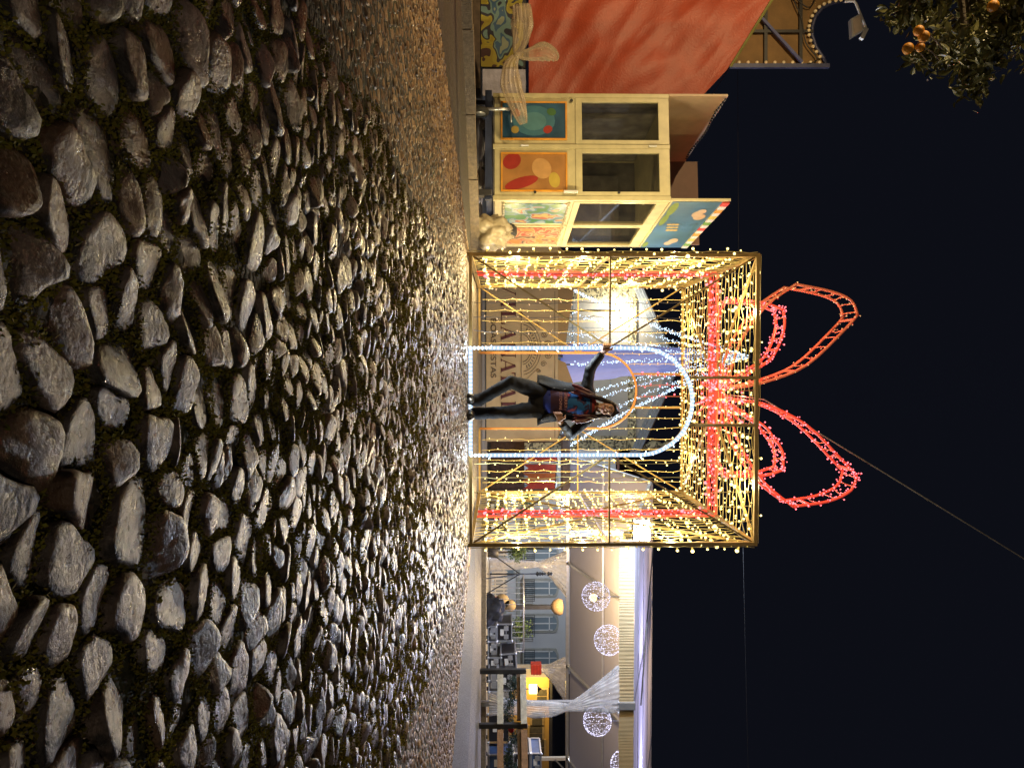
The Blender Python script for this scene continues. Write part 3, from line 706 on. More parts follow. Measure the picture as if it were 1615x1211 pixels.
MB().add([(a0.x-sx_,.0,a0.z+.02),(a1.x-sx_,.0,a1.z+.02),(a1.x-sx_,2.3,a1.z+.15),(a0.x-sx_,2.3,a0.z+.15)], [(0,1,2,3)]).build('tarpaulin_roof', redm, stall)
MB().bar((a0.x-sx_,-.05,a0.z+.02), (a1.x-sx_,-.05,a1.z+.02), .02, 6).build('eave_pole', mat('olive_pole', (.22,.22,.06), .5), stall)
b0, b1 = W(760,-150,TY), W(830,105,TY)
MB().box((b0.x-sx_,.05,.12), (b1.x-sx_,.12,b1.z)).build('counter_board', M['dark'], stall)
MB().grid(lambda u, v: (b0.x-sx_+(b1.x-b0.x)*u, .0+.025*math.sin(u*26+v*2), .10+(b1.z-.14)*v), 50, 8).build('printed_cloth', poster('print_cloth', [(.06,.03,.03),(.30,.24,.04),(.34,.29,.05),(.04,.04,.06),(.16,.26,.27),(.06,.12,.22),(.26,.30,.24)], 3.2, 2.6), stall, True)
MB().box((b0.x-sx_,-.02,0), (b1.x-sx_+.3,.35,.09)).build('base_plank', mat('base_wood', (.10,.07,.05), .7, 0, .4, 14), stall)
MB().box((b1.x-sx_+.02,.05,.12), (e0.x-sx_-.02,.08,b1.z)).build('grey_sheet', mat('violet_sheet', (.45,.45,.60), .5, 0, .3, 9, .4, 20), stall)
for px in (-100, 15, 150):
    p = W(830, px, TY); MB().bar((p.x-sx_,.3,0), (p.x-sx_,.3,2.9 if px > 0 else 3.6), .025).build('stall_post', M['dark'], stall)
# gathered clear sheet tied in front of the stall
def loft(rows, n=20, folds=5, amp=.25, seed=0):
    """rows: (centre, half width, half depth) -> pleated tube"""
    b = MB(); vs = []
    for i, (c, w, d) in enumerate(rows):
        for k in range(n):
            t = 2*math.pi*k/n; f = 1+amp*math.sin(folds*t+i*.5+seed)+.12*noise.noise(Vector((k*.7, i*.6, seed)))
            vs.append((c[0]+w*f*math.cos(t), c[1]+d*f*math.sin(t), c[2]+.02*noise.noise(Vector((k*.4, i*.5, seed+9)))))
    fs = []
    for i in range(len(rows)-1): fs += [(i*n+k, i*n+(k+1) % n, (i+1)*n+(k+1) % n, (i+1)*n+k) for k in range(n)]
    b.add(vs, fs); return b
PY = 8.86
film = sheer('clear_film', (.62,.50,.36), .32, .25)
cs = empty('plastic_sheet', W(812,90,PY)); tag(cs, 'knotted clear plastic sheet tied between the red stall and kiosk', 'plastic sheet')
cl = Vector(cs.location)
def rows(pts): return [(W(a, b, PY)-cl, w, d) for a, b, w, d in pts]
def lerp_rows(pts, m=5):
    out = []
    for i in range(len(pts)-1):
        for k in range(m): out.append(tuple(pts[i][j]+(pts[i+1][j]-pts[i][j])*k/m for j in range(4)))
    return rows(out+[pts[-1]])
def along(pts, nm, folds, seed):
    # tube of film along a path, width measured across the path
    b = MB(); P = [Vector(W(a, c, PY)-cl) for a, c, w in pts]; S = []
    sp = spline(P, 6); ws = []
    for i in range(len(pts)-1):
        for k in range(6): ws.append(pts[i][2]+(pts[i+1][2]-pts[i][2])*k/6)
    ws.append(pts[-1][2]); n = 96; vs = []
    for i, p in enumerate(sp):
        tn = (sp[min(i+1,len(sp)-1)]-sp[max(i-1,0)]).normalized(); a = tn.cross(Vector((0,1,0))).normalized()
        for k in range(n):
            t = 2*math.pi*k/n; f = 1+.16*math.sin(2*folds*t+seed+i*.1)+.10*math.sin(4*folds*t-seed*2+i*.2)+.2*noise.noise(Vector((k*.35,i*.25,seed)))
            vs.append(p+a*(ws[i]*f*math.cos(t))+Vector((0,1,0))*(ws[i]*.35*f*math.sin(t)))
    fs = []
    for i in range(len(sp)-1): fs += [(i*n+k, i*n+(k+1) % n, (i+1)*n+(k+1) % n, (i+1)*n+k) for k in range(n)]
    b.add(vs, fs); b.build(nm, film, cs, True)
along([(822,8,.10),(824,40,.12),(818,75,.07),(815,88,.03)], 'upper_sheet', 7, 1)
along([(815,88,.03),(806,105,.08),(806,135,.11),(816,165,.09),(826,196,.04)], 'hanging_sheet', 6, 2)
along([(816,88,.03),(835,86,.07),(858,82,.11),(873,90,.07),(876,97,.02)], 'loose_end', 7, 3)
MB().ball((W(816,88,PY)-cl), .045, 14, 8, (1,1,1.1)).build('knot', film, cs, True)

# ------------------------------------------------------------------ fairground sign seen from behind, floodlight
SY = 11.0
sg = tag(empty('fairground_sign', W(1200,40,SY)), 'brown back of a fairground sign with blue frame above the red stall', 'sign')
so = Vector(sg.location)
out_ = [(1118,106),(1303,106),(1297,92),(1286,76),(1280,58),(1280,44),(1285,28),(1296,14),(1312,6),(1330,3),(1345,-70),(1118,-70)]
MB().prism([W(a, b, SY)-so for a, b in out_], (0,.03,0)).build('back_panel', mat('plywood', (.22,.13,.045), .7, 0, .25, 4, .2, 30), sg)
def sbar(a, b, r, m, nm='frame_bar', dy=-.03): MB().bar(W(*a, SY)-so+Vector((0,dy,0)), W(*b, SY)-so+Vector((0,dy,0)), r).build(nm, m, sg)
navy = mat('navy_frame', (.05,.06,.14), .45, .2)
sbar((1118,106), (1306,106), .03, navy); sbar((1206,-70), (1206,104), .025, M['black']); sbar((1261,-70), (1261,104), .025, M['black']); sbar((1150,52), (1280,52), .022, M['black'], 'frame_bar', -.035)
sbar((1199,33), (1262,102), .02, mat('blue_brace', (.07,.09,.26), .4), 'brace', -.07)
MB().tube([W(a, b, SY)-so+Vector((0,-.02,0)) for a, b in out_[1:10]], .03, 6).build('curved_edge', navy, sg, True)
gb = mat('sign_globe', (.62,.50,.28), .25, emit=(1,.7,.3), es=.12)
for k in range(11): MB().ball(W(1150+k*14, 101, SY)-so+Vector((0,-.05,0)), .026, 8, 6).build('globe_bulb', gb, sg, True)
cv = spline([W(a+(-6), b, SY)-so+Vector((0,-.05,0)) for a, b in out_[1:10]], 2)
for p in cv[::1][2:]: MB().ball(p, .026, 8, 6).build('globe_bulb', gb, sg, True)
MB().tube(spline([W(a, b, SY)-so+Vector((0,-.06,0)) for a, b in ((1240,-20),(1252,10),(1262,35),(1268,70),(1286,96),(1270,104))], 5), .010, 5).build('cable', M['black'], sg, True)
MB().tube(spline([W(a, b, SY)-so+Vector((0,-.06,0)) for a, b in ((1225,-10),(1250,0),(1275,15),(1290,-20))], 5), .010, 5).build('cable', M['black'], sg, True)
for y in (-55, 20): 
    p = W(1130, y, SY); MB().bar((p.x-so.x,.06,-so.z), (p.x-so.x,.06,p.z-so.z+.3), .035).build('sign_post', M['black'], sg)
fl = tag(empty('unlit_floodlight', W(1335,6,SY)), 'unlit floodlight on a bent white arm above the fairground sign', 'floodlight'); fo = Vector(fl.location)
MB().tube([W(a, b, SY)-fo for a, b in ((1326,3),(1347,2),(1350,6),(1366,46))], .022, 6).build('arm', M['white'], fl, True)
q = [W(a, b, SY)-fo for a, b in ((1345,30),(1352,33),(1356,56),(1345,63),(1342,60))]
MB().prism([W(a, b, SY)-fo+Vector((0,-.12,0)) for a, b in ((1336,36),(1352,27),(1356,54),(1338,65))], (0,.09,0)).build('housing', M['alu'], fl)
MB().prism([W(a, b, SY)-fo+Vector((0,-.128,0)) for a, b in ((1339,37),(1350,31),(1353,53),(1340,61))], (0,.006,0)).build('lens', mat('floodlight_lens', (.42,.36,.32), .3), fl)
MB().bar(W(1366,46,SY)-fo, W(1358,62,SY)-fo, .03).build('bracket', M['alu'], fl)

# ------------------------------------------------------------------ orange tree
tr = tag(empty('orange_tree', (-4.1,5.0,0)), 'orange tree with fruit hanging into the night sky', 'tree')
to = Vector(tr.location); bark = mat('bark', (.10,.08,.06), .85, 0, .35, 20, .6, 40)
tk = MB(); tk.tube([(0,0,0),(.03,.02,.8),(-.02,.05,1.6),(.05,.0,2.3),(.1,0,2.9)], [.13,.10,.09,.08,.06], 10)
tk.build('trunk', bark, tr, True)
leafm, nt, b_, N_, L_ = nodes('orange_leaf'); at_ = N_('ShaderNodeAttribute'); at_.attribute_name = 'Col'
L_(at_.outputs['Color'], b_.inputs['Base Color']); b_.inputs['Roughness'].default_value = .35
limb, lv = MB(), MB(); tips = []
def twig(p, d, l, r, dep):
    pts = [p]; q = p.copy(); dd = d.normalized()
    for i in range(4):
        dd = (dd+Vector((random.gauss(0,.22), random.gauss(0,.22), random.gauss(0,.2)-.05*dep))).normalized(); q = q+dd*l/4; pts.append(q.copy())
    limb.tube(pts, [r, r*.85, r*.7, r*.6, r*.45], 5)
    if dep < 3:
        for k in range(4 if dep < 2 else 5):
            i = random.randint(1, 4); e = (dd+Vector((random.gauss(0,.7), random.gauss(0,.7), random.gauss(0,.55)))).normalized(); twig(pts[i], e, l*random.uniform(.5,.75), r*.5, dep+1)
    else: tips.extend(pts)
    if dep == 2: tips.extend(pts[2:])
TT = [W(1580,15,5.0)-to, W(1530,40,5.1)-to, W(1490,-5,5.2)-to, W(1615,-50,4.8)-to, W(1520,-60,5.3)-to, W(1610,20,5.3)-to, W(1525,95,5.0)-to]
for a in TT:
    s0 = Vector((.08,0,2.8)); mid = s0.lerp(a, .5)+Vector((0,0,.25)); limb.tube(spline([s0, mid, a], 5), [.04-.0025*i for i in range(11)], 6)
    for k in range(2): twig(a.lerp(mid, random.uniform(0,.35)), (a-mid).normalized()+Vector((random.gauss(0,.5), random.gauss(0,.5), random.gauss(0,.4))), .30, .010, 1)
def leaf(o, d, s):
    d = d.normalized(); e = d.cross(Vector((random.gauss(0,1), random.gauss(0,1), random.gauss(0,1)))).normalized(); n = d.cross(e)*s*.14
    g = random.uniform(.5, 1.25); lv.col = (.17*g, .17*g, .06*g, 1)
    lv.add([o, o+d*s*.33+e*s*.21+n, o+d*s*.68+e*s*.17+n, o+d*s, o+d*s*.68-e*s*.17+n, o+d*s*.33-e*s*.21+n, o+d*s*.5], [(0,1,6),(1,2,6),(2,3,6),(0,6,5),(5,6,4),(4,6,3)])
for p in tips:
    for k in range(2):
        leaf(p+Vector((random.gauss(0,.03), random.gauss(0,.03), random.gauss(0,.03))), Vector((random.gauss(0,1), random.gauss(0,1), random.gauss(0,.8)-.3)), random.uniform(.035,.105))
limb.build('limbs', bark, tr, True)
lv.build('crown', leafm, tr)
orm = mat('orange_skin', (.72,.30,.02), .45, 0, .12, 10, .3, 120)
for a, b, r in ((1432,77,.036),(1449,49,.034),(1457,58,.036),(1451,75,.030),(1566,10,.037),(1600,-20,.036)):
    p = W(a, b, 4.6)-to; o = MB().ball(p, r, 16, 10, (1,1,.95)).build('orange', orm, tr, True)
    MB().tube([p+Vector((0,0,r*.8)), p+Vector((.02,.02,r+.06)), p+Vector((.05,.06,.16))], .004, 5).build('stalk', bark, o, True)
# ------------------------------------------------------------------ canvas stall behind the box
VY = 16.5
vs_ = tag(empty('canvas_stall', (W(780,560,VY).x, VY, 0)), 'beige canvas market stall lettered VILA NATAL behind the gift box', 'stall'); vo = Vector(vs_.location)
def V(a, b, dy=0): return W(a, b, VY)-vo+Vector((0,dy,0))
canv = mat('beige_canvas', (.52,.37,.19), .75, 0, .12, 3, .15, 60); brownc = mat('brown_canvas', (.40,.25,.10), .75, 0, .15, 3, .2, 30)
MB().grid(lambda u, v: Vector(V(767+113*v, 385+311*u))+Vector((0,.012*math.sin(u*40)*v,0)), 60, 6).build('front_canvas', canv, vs_, True)
MB().box((V(0,385).x,.02,0), (V(0,696).x,2.2,.12)).build('base', M['dark'], vs_)
MB().box((V(0,385).x,.06,.12), (V(0,385).x+.04,2.2,1.65)).build('side_board', brownc, vs_)
MB().box((V(0,696).x-.04,.06,.12), (V(0,696).x,2.2,1.65)).build('side_board', brownc, vs_)
MB().prism([V(a, b, .02) for a, b in ((878,385),(912,420),(905,458),(892,545),(878,552))], (0,.03,0)).build('roof_flap', brownc, vs_)
MB().prism([V(a, b, .02) for a, b in ((878,566),(892,572),(905,606),(896,650),(878,695))], (0,.03,0)).build('roof_flap', brownc, vs_)
for b in (400, 556, 690): MB().bar((V(0,b).x,.06,0), (V(0,b).x,.06,1.72), .025).build('stall_post', M['dark'], vs_)
ink = mat('maroon_ink', (.11,.022,.022), .7, 0, .3, 30); ink2 = mat('brown_ink', (.07,.045,.03), .7)
def stroke(mb, a, b, w, dy=-.02):        # a, b photo px (along the canvas), w px
    pa_, pb_ = V(*a, dy), V(*b, dy); mb.bar(pa_, pb_, 1, 4) if False else None
    d = (pb_-pa_).normalized(); n = Vector((d.z, 0, -d.x))*(w/2/67.9)
    mb.prism([pa_+n, pb_+n, pb_-n, pa_-n], (0,.006,0))
def letter(ch, y0, y1):
    m = MB(); lo, hi = 790.5, 813.0; c = (y0+y1)/2; t = 4.2; th = 1.3
    def serif(x, y, w=7): stroke(m, (x, y-w/2), (x, y+w/2), 1.2)
    if ch == 'V': stroke(m, (hi,y0+3), (lo,c), t); stroke(m, (hi,y1-3), (lo,c+.5), th); serif(hi,y0+3); serif(hi,y1-3,5)
    if ch == 'I': stroke(m, (lo,c), (hi,c), t+1); serif(lo,c,9); serif(hi,c,9)
    if ch == 'L': stroke(m, (lo,y0+4), (hi,y0+4), t+.6); stroke(m, (lo+.6,y0+1), (lo+.6,y1), th); stroke(m, (lo,y1-.5), (lo+6,y1-.2), 1.6); serif(hi,y0+4,8)
    if ch == 'A': stroke(m, (lo,y0+2.5), (hi,c), th); stroke(m, (hi,c), (lo,y1-4), t+.6); stroke(m, (lo+7,y0+5), (lo+7,y1-6), th); serif(lo,y0+3,5); serif(lo,y1-4,8)
    if ch == 'N': stroke(m, (lo,y0+3), (hi,y0+3), th+.3); stroke(m, (hi,y0+3), (lo,y1-3), t+.4); stroke(m, (lo,y1-3), (hi,y1-3), th+.3); serif(lo,y0+3,6); serif(hi,y1-3,6)
    if ch == 'T': stroke(m, (lo,c), (hi,c), t+.6); stroke(m, (hi-.6,y0), (hi-.6,y1), th); stroke(m, (hi,y0+.6), (hi-6,y0+.6), 1.5); stroke(m, (hi,y1-.6), (hi-6,y1-.6), 1.5); serif(lo,c,8)
    m.build('letter', ink, vs_)
for ch, a, b in (('V',440,467),('I',474,486),('L',491,511),('A',514,538),('N',541,564),('A',565,588),('T',588,606),('A',607,630),('L',633,650)): letter(ch, a, b)
def text(body, p, h, m, parent, nm='lettering', width=None, ext=.004):
    cu = bpy.data.curves.new(nm, 'FONT'); cu.body = body; cu.size = 1; cu.extrude = 0; cu.align_x = 'CENTER'
    o = bpy.data.objects.new(nm, cu); COL.objects.link(o)
    dg = bpy.context.evaluated_depsgraph_get(); me = bpy.data.meshes.new_from_object(o.evaluated_get(dg)); bpy.data.objects.remove(o)
    xs = [v.co.x for v in me.vertices]; ys = [v.co.y for v in me.vertices]; k = h/max(.01, max(ys)-min(ys)); kx = k if width is None else width/(max(xs)-min(xs))
    for v in me.vertices: v.co = Vector((v.co.x*kx, 0, (v.co.y-min(ys))*k))
    me.materials.clear(); me.materials.append(m); ob = bpy.data.objects.new(nm, me); COL.objects.link(ob); ob.parent = parent; ob.location = p; return ob
text('BOAS FESTAS', V(774,549,-.02), .125, ink2, vs_, 'lettering', 1.36)
em = MB()
def arc(rx, ry, a0, a1, w, cx=823, cy__=549):
    k = 18; P = [(cx+rx*math.sin(math.pi*(a0+(a1-a0)*i/k)), cy__-ry*math.cos(math.pi*(a0+(a1-a0)*i/k))) for i in range(k+1)]
    for i in range(k): stroke(em, P[i], P[i+1], w)
stroke(em, (822,490), (822,608), .9)
for rx, ry, w in ((14,22,1.0),(17,26,.8),(26,37,.8),(30,42,.7)): arc(rx, ry, .03, .97, w)
for i in range(15): a = .12+.76*i/14; stroke(em, (823+19.5*math.sin(math.pi*a), 549-29*math.cos(math.pi*a)), (823+23.5*math.sin(math.pi*a), 549-34*math.cos(math.pi*a)), 1.3)
def curl(x, y, r, s=1):
    P = [(x+r*(1-k/16)*math.cos(s*k*.8), y+r*(1-k/16)*math.sin(s*k*.8)) for k in range(15)]
    for i in range(14): stroke(em, P[i], P[i+1], .8)
for x, y, r, s in ((858,528,5,1),(864,543,6,-1),(864,560,6,1),(857,574,5,-1),(849,584,4,1),(823,497,4,1),(826,603,4,-1),(848,512,4,1),(831,549,5,1)): curl(x, y, r, s)
stroke(em, (822,494), (845,520), .7); stroke(em, (822,606), (845,584), .7); stroke(em, (875,460), (875,690), .6)
em.build('scroll_emblem', ink2, vs_)

# ------------------------------------------------------------------ chapel
CY = 30.0
chp = tag(empty('chapel', (W(800,578,CY).x, CY, 0)), 'pale chapel gable with speckled granite trim behind the light cone', 'chapel'); co = Vector(chp.location)
def Cp(a, b, dy=0): return W(a, b, CY)-co+Vector((0,dy,0))
plaster = mat('chapel_plaster', (.46,.40,.29), .8, 0, .12, 1.5, .2, 40)
gran, nt, b_, N_, L_ = nodes('granite'); b_.inputs['Roughness'].default_value = .7
tc_ = N_('ShaderNodeTexCoord'); vo_ = N_('ShaderNodeTexVoronoi'); vo_.inputs['Scale'].default_value = 14; L_(tc_.outputs['Object'], vo_.inputs['Vector'])
rp_ = N_('ShaderNodeValToRGB'); rp_.color_ramp.elements[0].color = (.10,.08,.04,1); rp_.color_ramp.elements[1].color = (.62,.50,.24,1); rp_.color_ramp.elements[0].position = .2; rp_.color_ramp.elements[1].position = .6
sp_ = N_('ShaderNodeSeparateColor'); L_(vo_.outputs['Color'], sp_.inputs[0]); L_(sp_.outputs[0], rp_.inputs[0]); L_(rp_.outputs[0], b_.inputs['Base Color'])
L0, R0, EZ, AZ = Cp(0,450).x, Cp(0,708).x, Cp(1003,578).z, Cp(1058,578).z
mid = (L0+R0)/2
MB().prism([(L0,0,0),(R0,0,0),(R0,0,EZ),(mid,0,AZ),(L0,0,EZ)], (0,12,0)).build('wall', plaster, chp)
for x in (L0-.03, R0-.52): MB().box((x,-.10,0), (x+.55,-.003,EZ-.35)).build('corner_pilaster', gran, chp)
MB().box((L0-.08,-.14,EZ-.34), (R0+.08,-.004,EZ-.02)).build('frieze', gran, chp)
greyst = mat('grey_stone', (.30,.30,.27), .7, 0, .2, 6, .3, 30)
for sgn, xe in ((-1,L0-.25),(1,R0+.25)):
    for k, (o_, w_, dy) in enumerate(((0,.10,-.45),(.11,.10,-.33),(.22,.12,-.22))):
        a_ = Vector((xe,0,EZ+.05-o_)); b2 = Vector((mid,0,AZ+.22-o_)); nrm = Vector((0,0,-w_))
        MB().prism([a_+Vector((0,dy,0)), b2+Vector((0,dy,0)), b2+nrm+Vector((0,dy,0)), a_+nrm+Vector((0,dy,0))], (0,-dy-.003,0)).build('cornice_moulding', greyst, chp)
    MB().prism([Vector((xe,-.3,EZ+.06)), Vector((mid,-.3,AZ+.23)), Vector((mid,-.3,AZ+.31)), Vector((xe,-.3,EZ+.14))], (0,12.3,0)).build('roof_slope', mat('roof_tiles%d' % sgn, (.14,.09,.07), .8, 0, .3, 9), chp)
MB().box((mid-.9,-.12,0), (mid+.9,-.004,3.4)).build('door_surround', gran, chp)
MB().box((mid-.65,-.16,0), (mid+.65,-.125,3.1)).build('door', mat('door_green', (.05,.09,.07), .5), chp)
for z in (1.8, 3.4, 5.0): MB().box((L0+.53,-.012,z), (R0-.53,-.003,z+.03)).build('wall_joint', greyst, chp)
for x in (mid-1.7, mid+1.7): MB().box((x,-.012,.1), (x+.03,-.003,EZ-.36)).build('wall_joint', greyst, chp)
MB().lathe((R0-.1,-.1,EZ+.15), [(.22,0),(.22,.15),(.1,.25),(.28,.55),(.2,.85),(.1,.95),(.22,1.15),(.16,1.4),(.03,1.55)], 12).build('urn_finial', gran, chp, True)
cf = tag(empty('flood_lamp', W(985,490,28.3)), 'glaring white floodlight on a pole before the chapel wall', 'floodlight'); cz = cf.location.z
MB().bar((0,0,-cz), (0,0,-.1), .04, 8).build('pole', M['dark'], cf, True)
MB().bevbox((-.28,-.06,-.2), (.28,.06,.2), .03).build('housing', M['dark'], cf)
MB().box((-.25,-.075,-.17), (.25,-.062,.17)).build('lens', glow('white_lens', (1,.97,.85), 14, False), cf)
MB().box((-.25,.062,-.17), (.25,.075,.17)).build('lens', glow('white_lens_rear', (1,.97,.85), 14, False), cf)
lamp('flood_light', (0,.9,.1), 280, (.98,.97,.92), cf, .12)

# ------------------------------------------------------------------ cone of light strings
LY = 21.0
lt = tag(empty('light_cone_tree', (W(900,578,LY).x, LY, 0)), 'cone of blue-white light strings with blue cloth core before the chapel', 'light tree'); lo_ = Vector(lt.location)
def Lp(a, b): return W(a, b, LY)-lo_
apex = Lp(1178,562)
MB().bar((apex.x,0,0), (apex.x,0,apex.z+.1), .05, 8).build('mast', M['alu'], lt, True)
ends = [(905,458,0),(894,500,-1.6),(892,520,1.2),(890,545,-2.1),(888,575,-2.2),(886,600,1.8),(884,625,-1.9),(886,655,1.2),(884,680,-1.0),(880,715,0)]
for k, (a, b, dy) in enumerate(ends):
    e = Lp(a, b)+Vector((0,dy,0)); n = 250 if k in (0,9) else 170; core = MB(); pts = []
    for i in range(n+1):
        t = i/n; p = apex.lerp(e, t)+Vector((0,0,-.35*math.sin(math.pi*t))); pts.append(p)
        for _ in range(2 if k in (0,9) else 1): core.ball(p+Vector((random.gauss(0,.028), random.gauss(0,.028), random.gauss(0,.028))), random.uniform(.009,.017), 5, 3)
    w = MB().tube(pts[::5], .008, 4).build('light_string', M['white'], lt)
    core.build('bulbs', glow('cone_led', (.55,.75,1), 3.5) if k == 0 else bpy.data.materials['cone_led'], w, False, 'stuff')
    MB().bar(e, (e.x, e.y, 0), .02, 6).build('stake', M['dark'], lt)
blu = mat('glowing_blue_cloth', (.34,.38,.72), .8, 0, .1, 2, emit=(.26,.32,.80), es=.30)  # emission stands in for light coming through the cloth
ct, cb_ = Lp(1085,566), Lp(886,573)
rowsb = []
for i in range(13):
    t = i/12; rowsb.append((cb_.lerp(ct, t), (.60-.28*t), .4-.2*t))
loft(rowsb, 36, 9, .05, 3).build('cloth_core', blu, lt, True)
lamp('cone_glow', (.6,2.4,3.4), 680, (.55,.7,1), lt, .1)

# ------------------------------------------------------------------ white marquee
MX0 = 3.1; FYm, RYm, BKm = 13.0, 18.5, 24.0; EZm, RZm = 2.72, 4.36; VZ = W(975,1000,13.0).z
mq = tag(empty('marquee', (MX0, FYm, 0)), 'long white marquee with pleated gold valance beside the square', 'marquee')
def mp(x, y, z): return (x-MX0, y-FYm, z)
pvc = mat('white_pvc', (.72,.70,.80), .75, 0, .04, .5, spec=.2)
MX1 = 24.3
_nt = pvc.node_tree; _b = _nt.nodes['Principled BSDF']; _tl = _nt.nodes.new('ShaderNodeBsdfTranslucent'); _tl.inputs[0].default_value = (.60,.58,.78,1)
_mx = _nt.nodes.new('ShaderNodeMixShader'); _mx.inputs[0].default_value = .42; _nt.links.new(_b.outputs[0], _mx.inputs[1]); _nt.links.new(_tl.outputs[0], _mx.inputs[2])
_nt.links.new(_mx.outputs[0], [n for n in _nt.nodes if n.type == 'OUTPUT_MATERIAL'][0].inputs[0])
def slope(y0, z0, y1, z1, nm):
    XS_ = [MX0,6.27,9.8,13.3,16.8,20.3,24.3] if y0 < 15 else [MX0,6.75,10.3,13.5,16.8,20.3,24.3]
    for k in range(6):
        a, b = XS_[k], XS_[k+1]
        t = MB(); t.grid(lambda u, v: mp(a+(b-a)*u, y0+(y1-y0)*v, z0+(z1-z0)*v-(.05 if y0 > 15 else .004)*math.sin(math.pi*v)*math.sin(math.pi*u)), 8, 10)
        t.build(nm, pvc, mq, True)
        MB().bar(mp(a,y0,z0-.06), mp(a,y1,z1-.06), .04).build('rafter', M['alu'], mq)
slope(FYm, EZm+.12, RYm, RZm, 'roof_panel'); slope(BKm, EZm, RYm, RZm, 'roof_panel')
for k in range(4):
    z = EZm+.12+(RZm-EZm-.12)*(k+.6)/4; y = FYm+(RYm-FYm)*(k+.6)/4
    MB().bar(mp(MX0,y,z+.012), mp(MX1,y,z+.012), .007).build('roof_seam', mat('seam_grey%d' % k, (.35,.35,.42), .5), mq)
MB().bar(mp(MX0,(BKm+RYm)/2,(EZm+RZm)/2-.09), mp(MX1,(BKm+RYm)/2,(EZm+RZm)/2-.09), .03).build('purlin', M['alu'], mq)
MB().bar(mp(MX0,RYm,RZm-.1), mp(MX1,RYm,RZm-.1), .04).build('ridge_beam', M['alu'], mq)
for y, z in ((FYm,EZm), (BKm,EZm-.08)): MB().bar(mp(MX0,y,z), mp(MX1,y,z), .05).build('eave_beam', M['alu'], mq)
gold = mat('gold_fabric', (.50,.39,.22), .55, 0, .12, 2.5); 
for k in range(6):
    XS_ = [MX0,6.27,9.8,13.3,16.8,20.3,24.3]; a = XS_[k]+.05; b = XS_[k+1]-.05; pl = k < 1
    MB().grid(lambda u, v: mp(a+(b-a)*u, FYm-.09-(.0028*math.sin(u*330+3*math.sin(u*31))+.004*noise.noise(Vector((u*70,v*1.5,k))))*(1 if k < 1 else .3), VZ+(EZm+.10-VZ)*v+.012*noise.noise(Vector((u*9,k,0)))), 900 if k < 2 else 60, 4).build('valance', gold, mq, True)
for x in (6.27,9.8,13.3): MB().bar(mp(x,FYm,0), mp(x,FYm,EZm), .04).build('post', mat('grey_post%d' % x, (.28,.28,.29), .6), mq)
MB().bar(mp(MX0,FYm,0), mp(MX0,FYm,EZm), .04).build('post', M['alu'], mq)
for x in (MX0,6.75,10.3,13.5,16.8):
    MB().bar(mp(x,BKm,0), mp(x,BKm,EZm), .05).build('post', M['white'], mq)
    MB().bar(mp(x,BKm-.05,EZm-.5), mp(x+.5,BKm-.05,EZm-.05), .02).build('brace', M['alu'], mq)
MB().tube([mp(6.27,12.88,2.95), mp(5.0,13.6,3.2), mp(4.2,18.5,4.42)], .014, 5).build('guy_rope', M['black'], mq)
MB().bevbox(mp(6.2,12.84,VZ-.02), mp(6.34,12.9,EZm+.12), .01).build('valance_clamp', M['alu'], mq)
film2 = sheer('curtain_film', (.85,.86,.92), .38, .15)
def curtain(nm, label, rows_, Yc, group=None):
    o = tag(empty(nm, W(rows_[0][0], rows_[0][1], Yc)), label, 'curtain', group); oo = Vector(o.location); rr = []
    for i in range(len(rows_)-1):
        for k in range(6):
            q = [rows_[i][j]+(rows_[i+1][j]-rows_[i][j])*k/6 for j in range(4)]; rr.append((W(q[0], q[1], Yc)-oo, q[2], q[3]))
    q = rows_[-1]; rr.append((W(q[0], q[1], Yc)-oo, q[2], q[3]))
    b = loft(rr, 110, 23, .08, 5); b.build('gathered_sheet', film2, o, True)
    return o
curtain('plastic_curtain', 'clear plastic curtain gathered to the front marquee post behind the rail fence', [(976,1086,.42,.06),(950,1096,.30,.07),(918,1108,.15,.07),(896,1115,.06,.05),(870,1118,.13,.08),(845,1118,.15,.09),(800,1113,.13,.09),(771,1110,.20,.12)], 12.85)
curtain('plastic_curtain', 'clear plastic curtain tied to the rear marquee post next to the gift box', [(893,905,.75,.06),(870,895,.35,.08),(850,890,.10,.07),(810,890,.16,.1),(770,890,.22,.14)], 23.8)
curtain('plastic_curtain', 'clear plastic curtain swagged at the rear marquee post by the lit ochre house', [(892,1072,.75,.06),(875,1062,.4,.08),(858,1056,.10,.06),(838,1055,.10,.07)], 23.8)
# lit floodlight at the marquee corner
mf = tag(empty('flood_lamp', W(1012,836,12.7)), 'blazing cool white floodlight on the marquee corner inside the gift box outline', 'floodlight')
MB().bevbox((-.20,0,-.16), (.20,.10,.16), .02).build('housing', M['dark'], mf)
MB().box((-.18,-.014,-.14), (.18,-.002,.14)).build('lens', glow('cool_lens', (.9,.96,1), 60, False), mf)
MB().bar((0,.1,0), (.08,.28,-.15), .02).build('bracket', M['dark'], mf)
lamp('flood_light', (.15,-1.2,.5), 620, (.66,.79,1), mf, .08)
house_fill = tag(empty('flood_lamp', (8.6,33.0,3.75)), 'added floodlight on a pole, unseen behind the marquee, brightening the balcony house', 'floodlight')  # added lamp, hidden by the marquee roof, to brighten the house front
MB().bar((0,0,-3.75), (0,0,-.1), .04, 8).build('pole', M['dark'], house_fill, True)
MB().bevbox((-.16,-.05,-.12), (.16,.05,.12), .02).build('housing', M['dark'], house_fill)
MB().box((-.14,.052,-.10), (.14,.062,.10)).build('lens', glow('house_fill_lens', (.9,.96,1), 20, False), house_fill)
lamp('flood_light', (0,.3,0), 1900, (.80,.88,1), house_fill, .08)
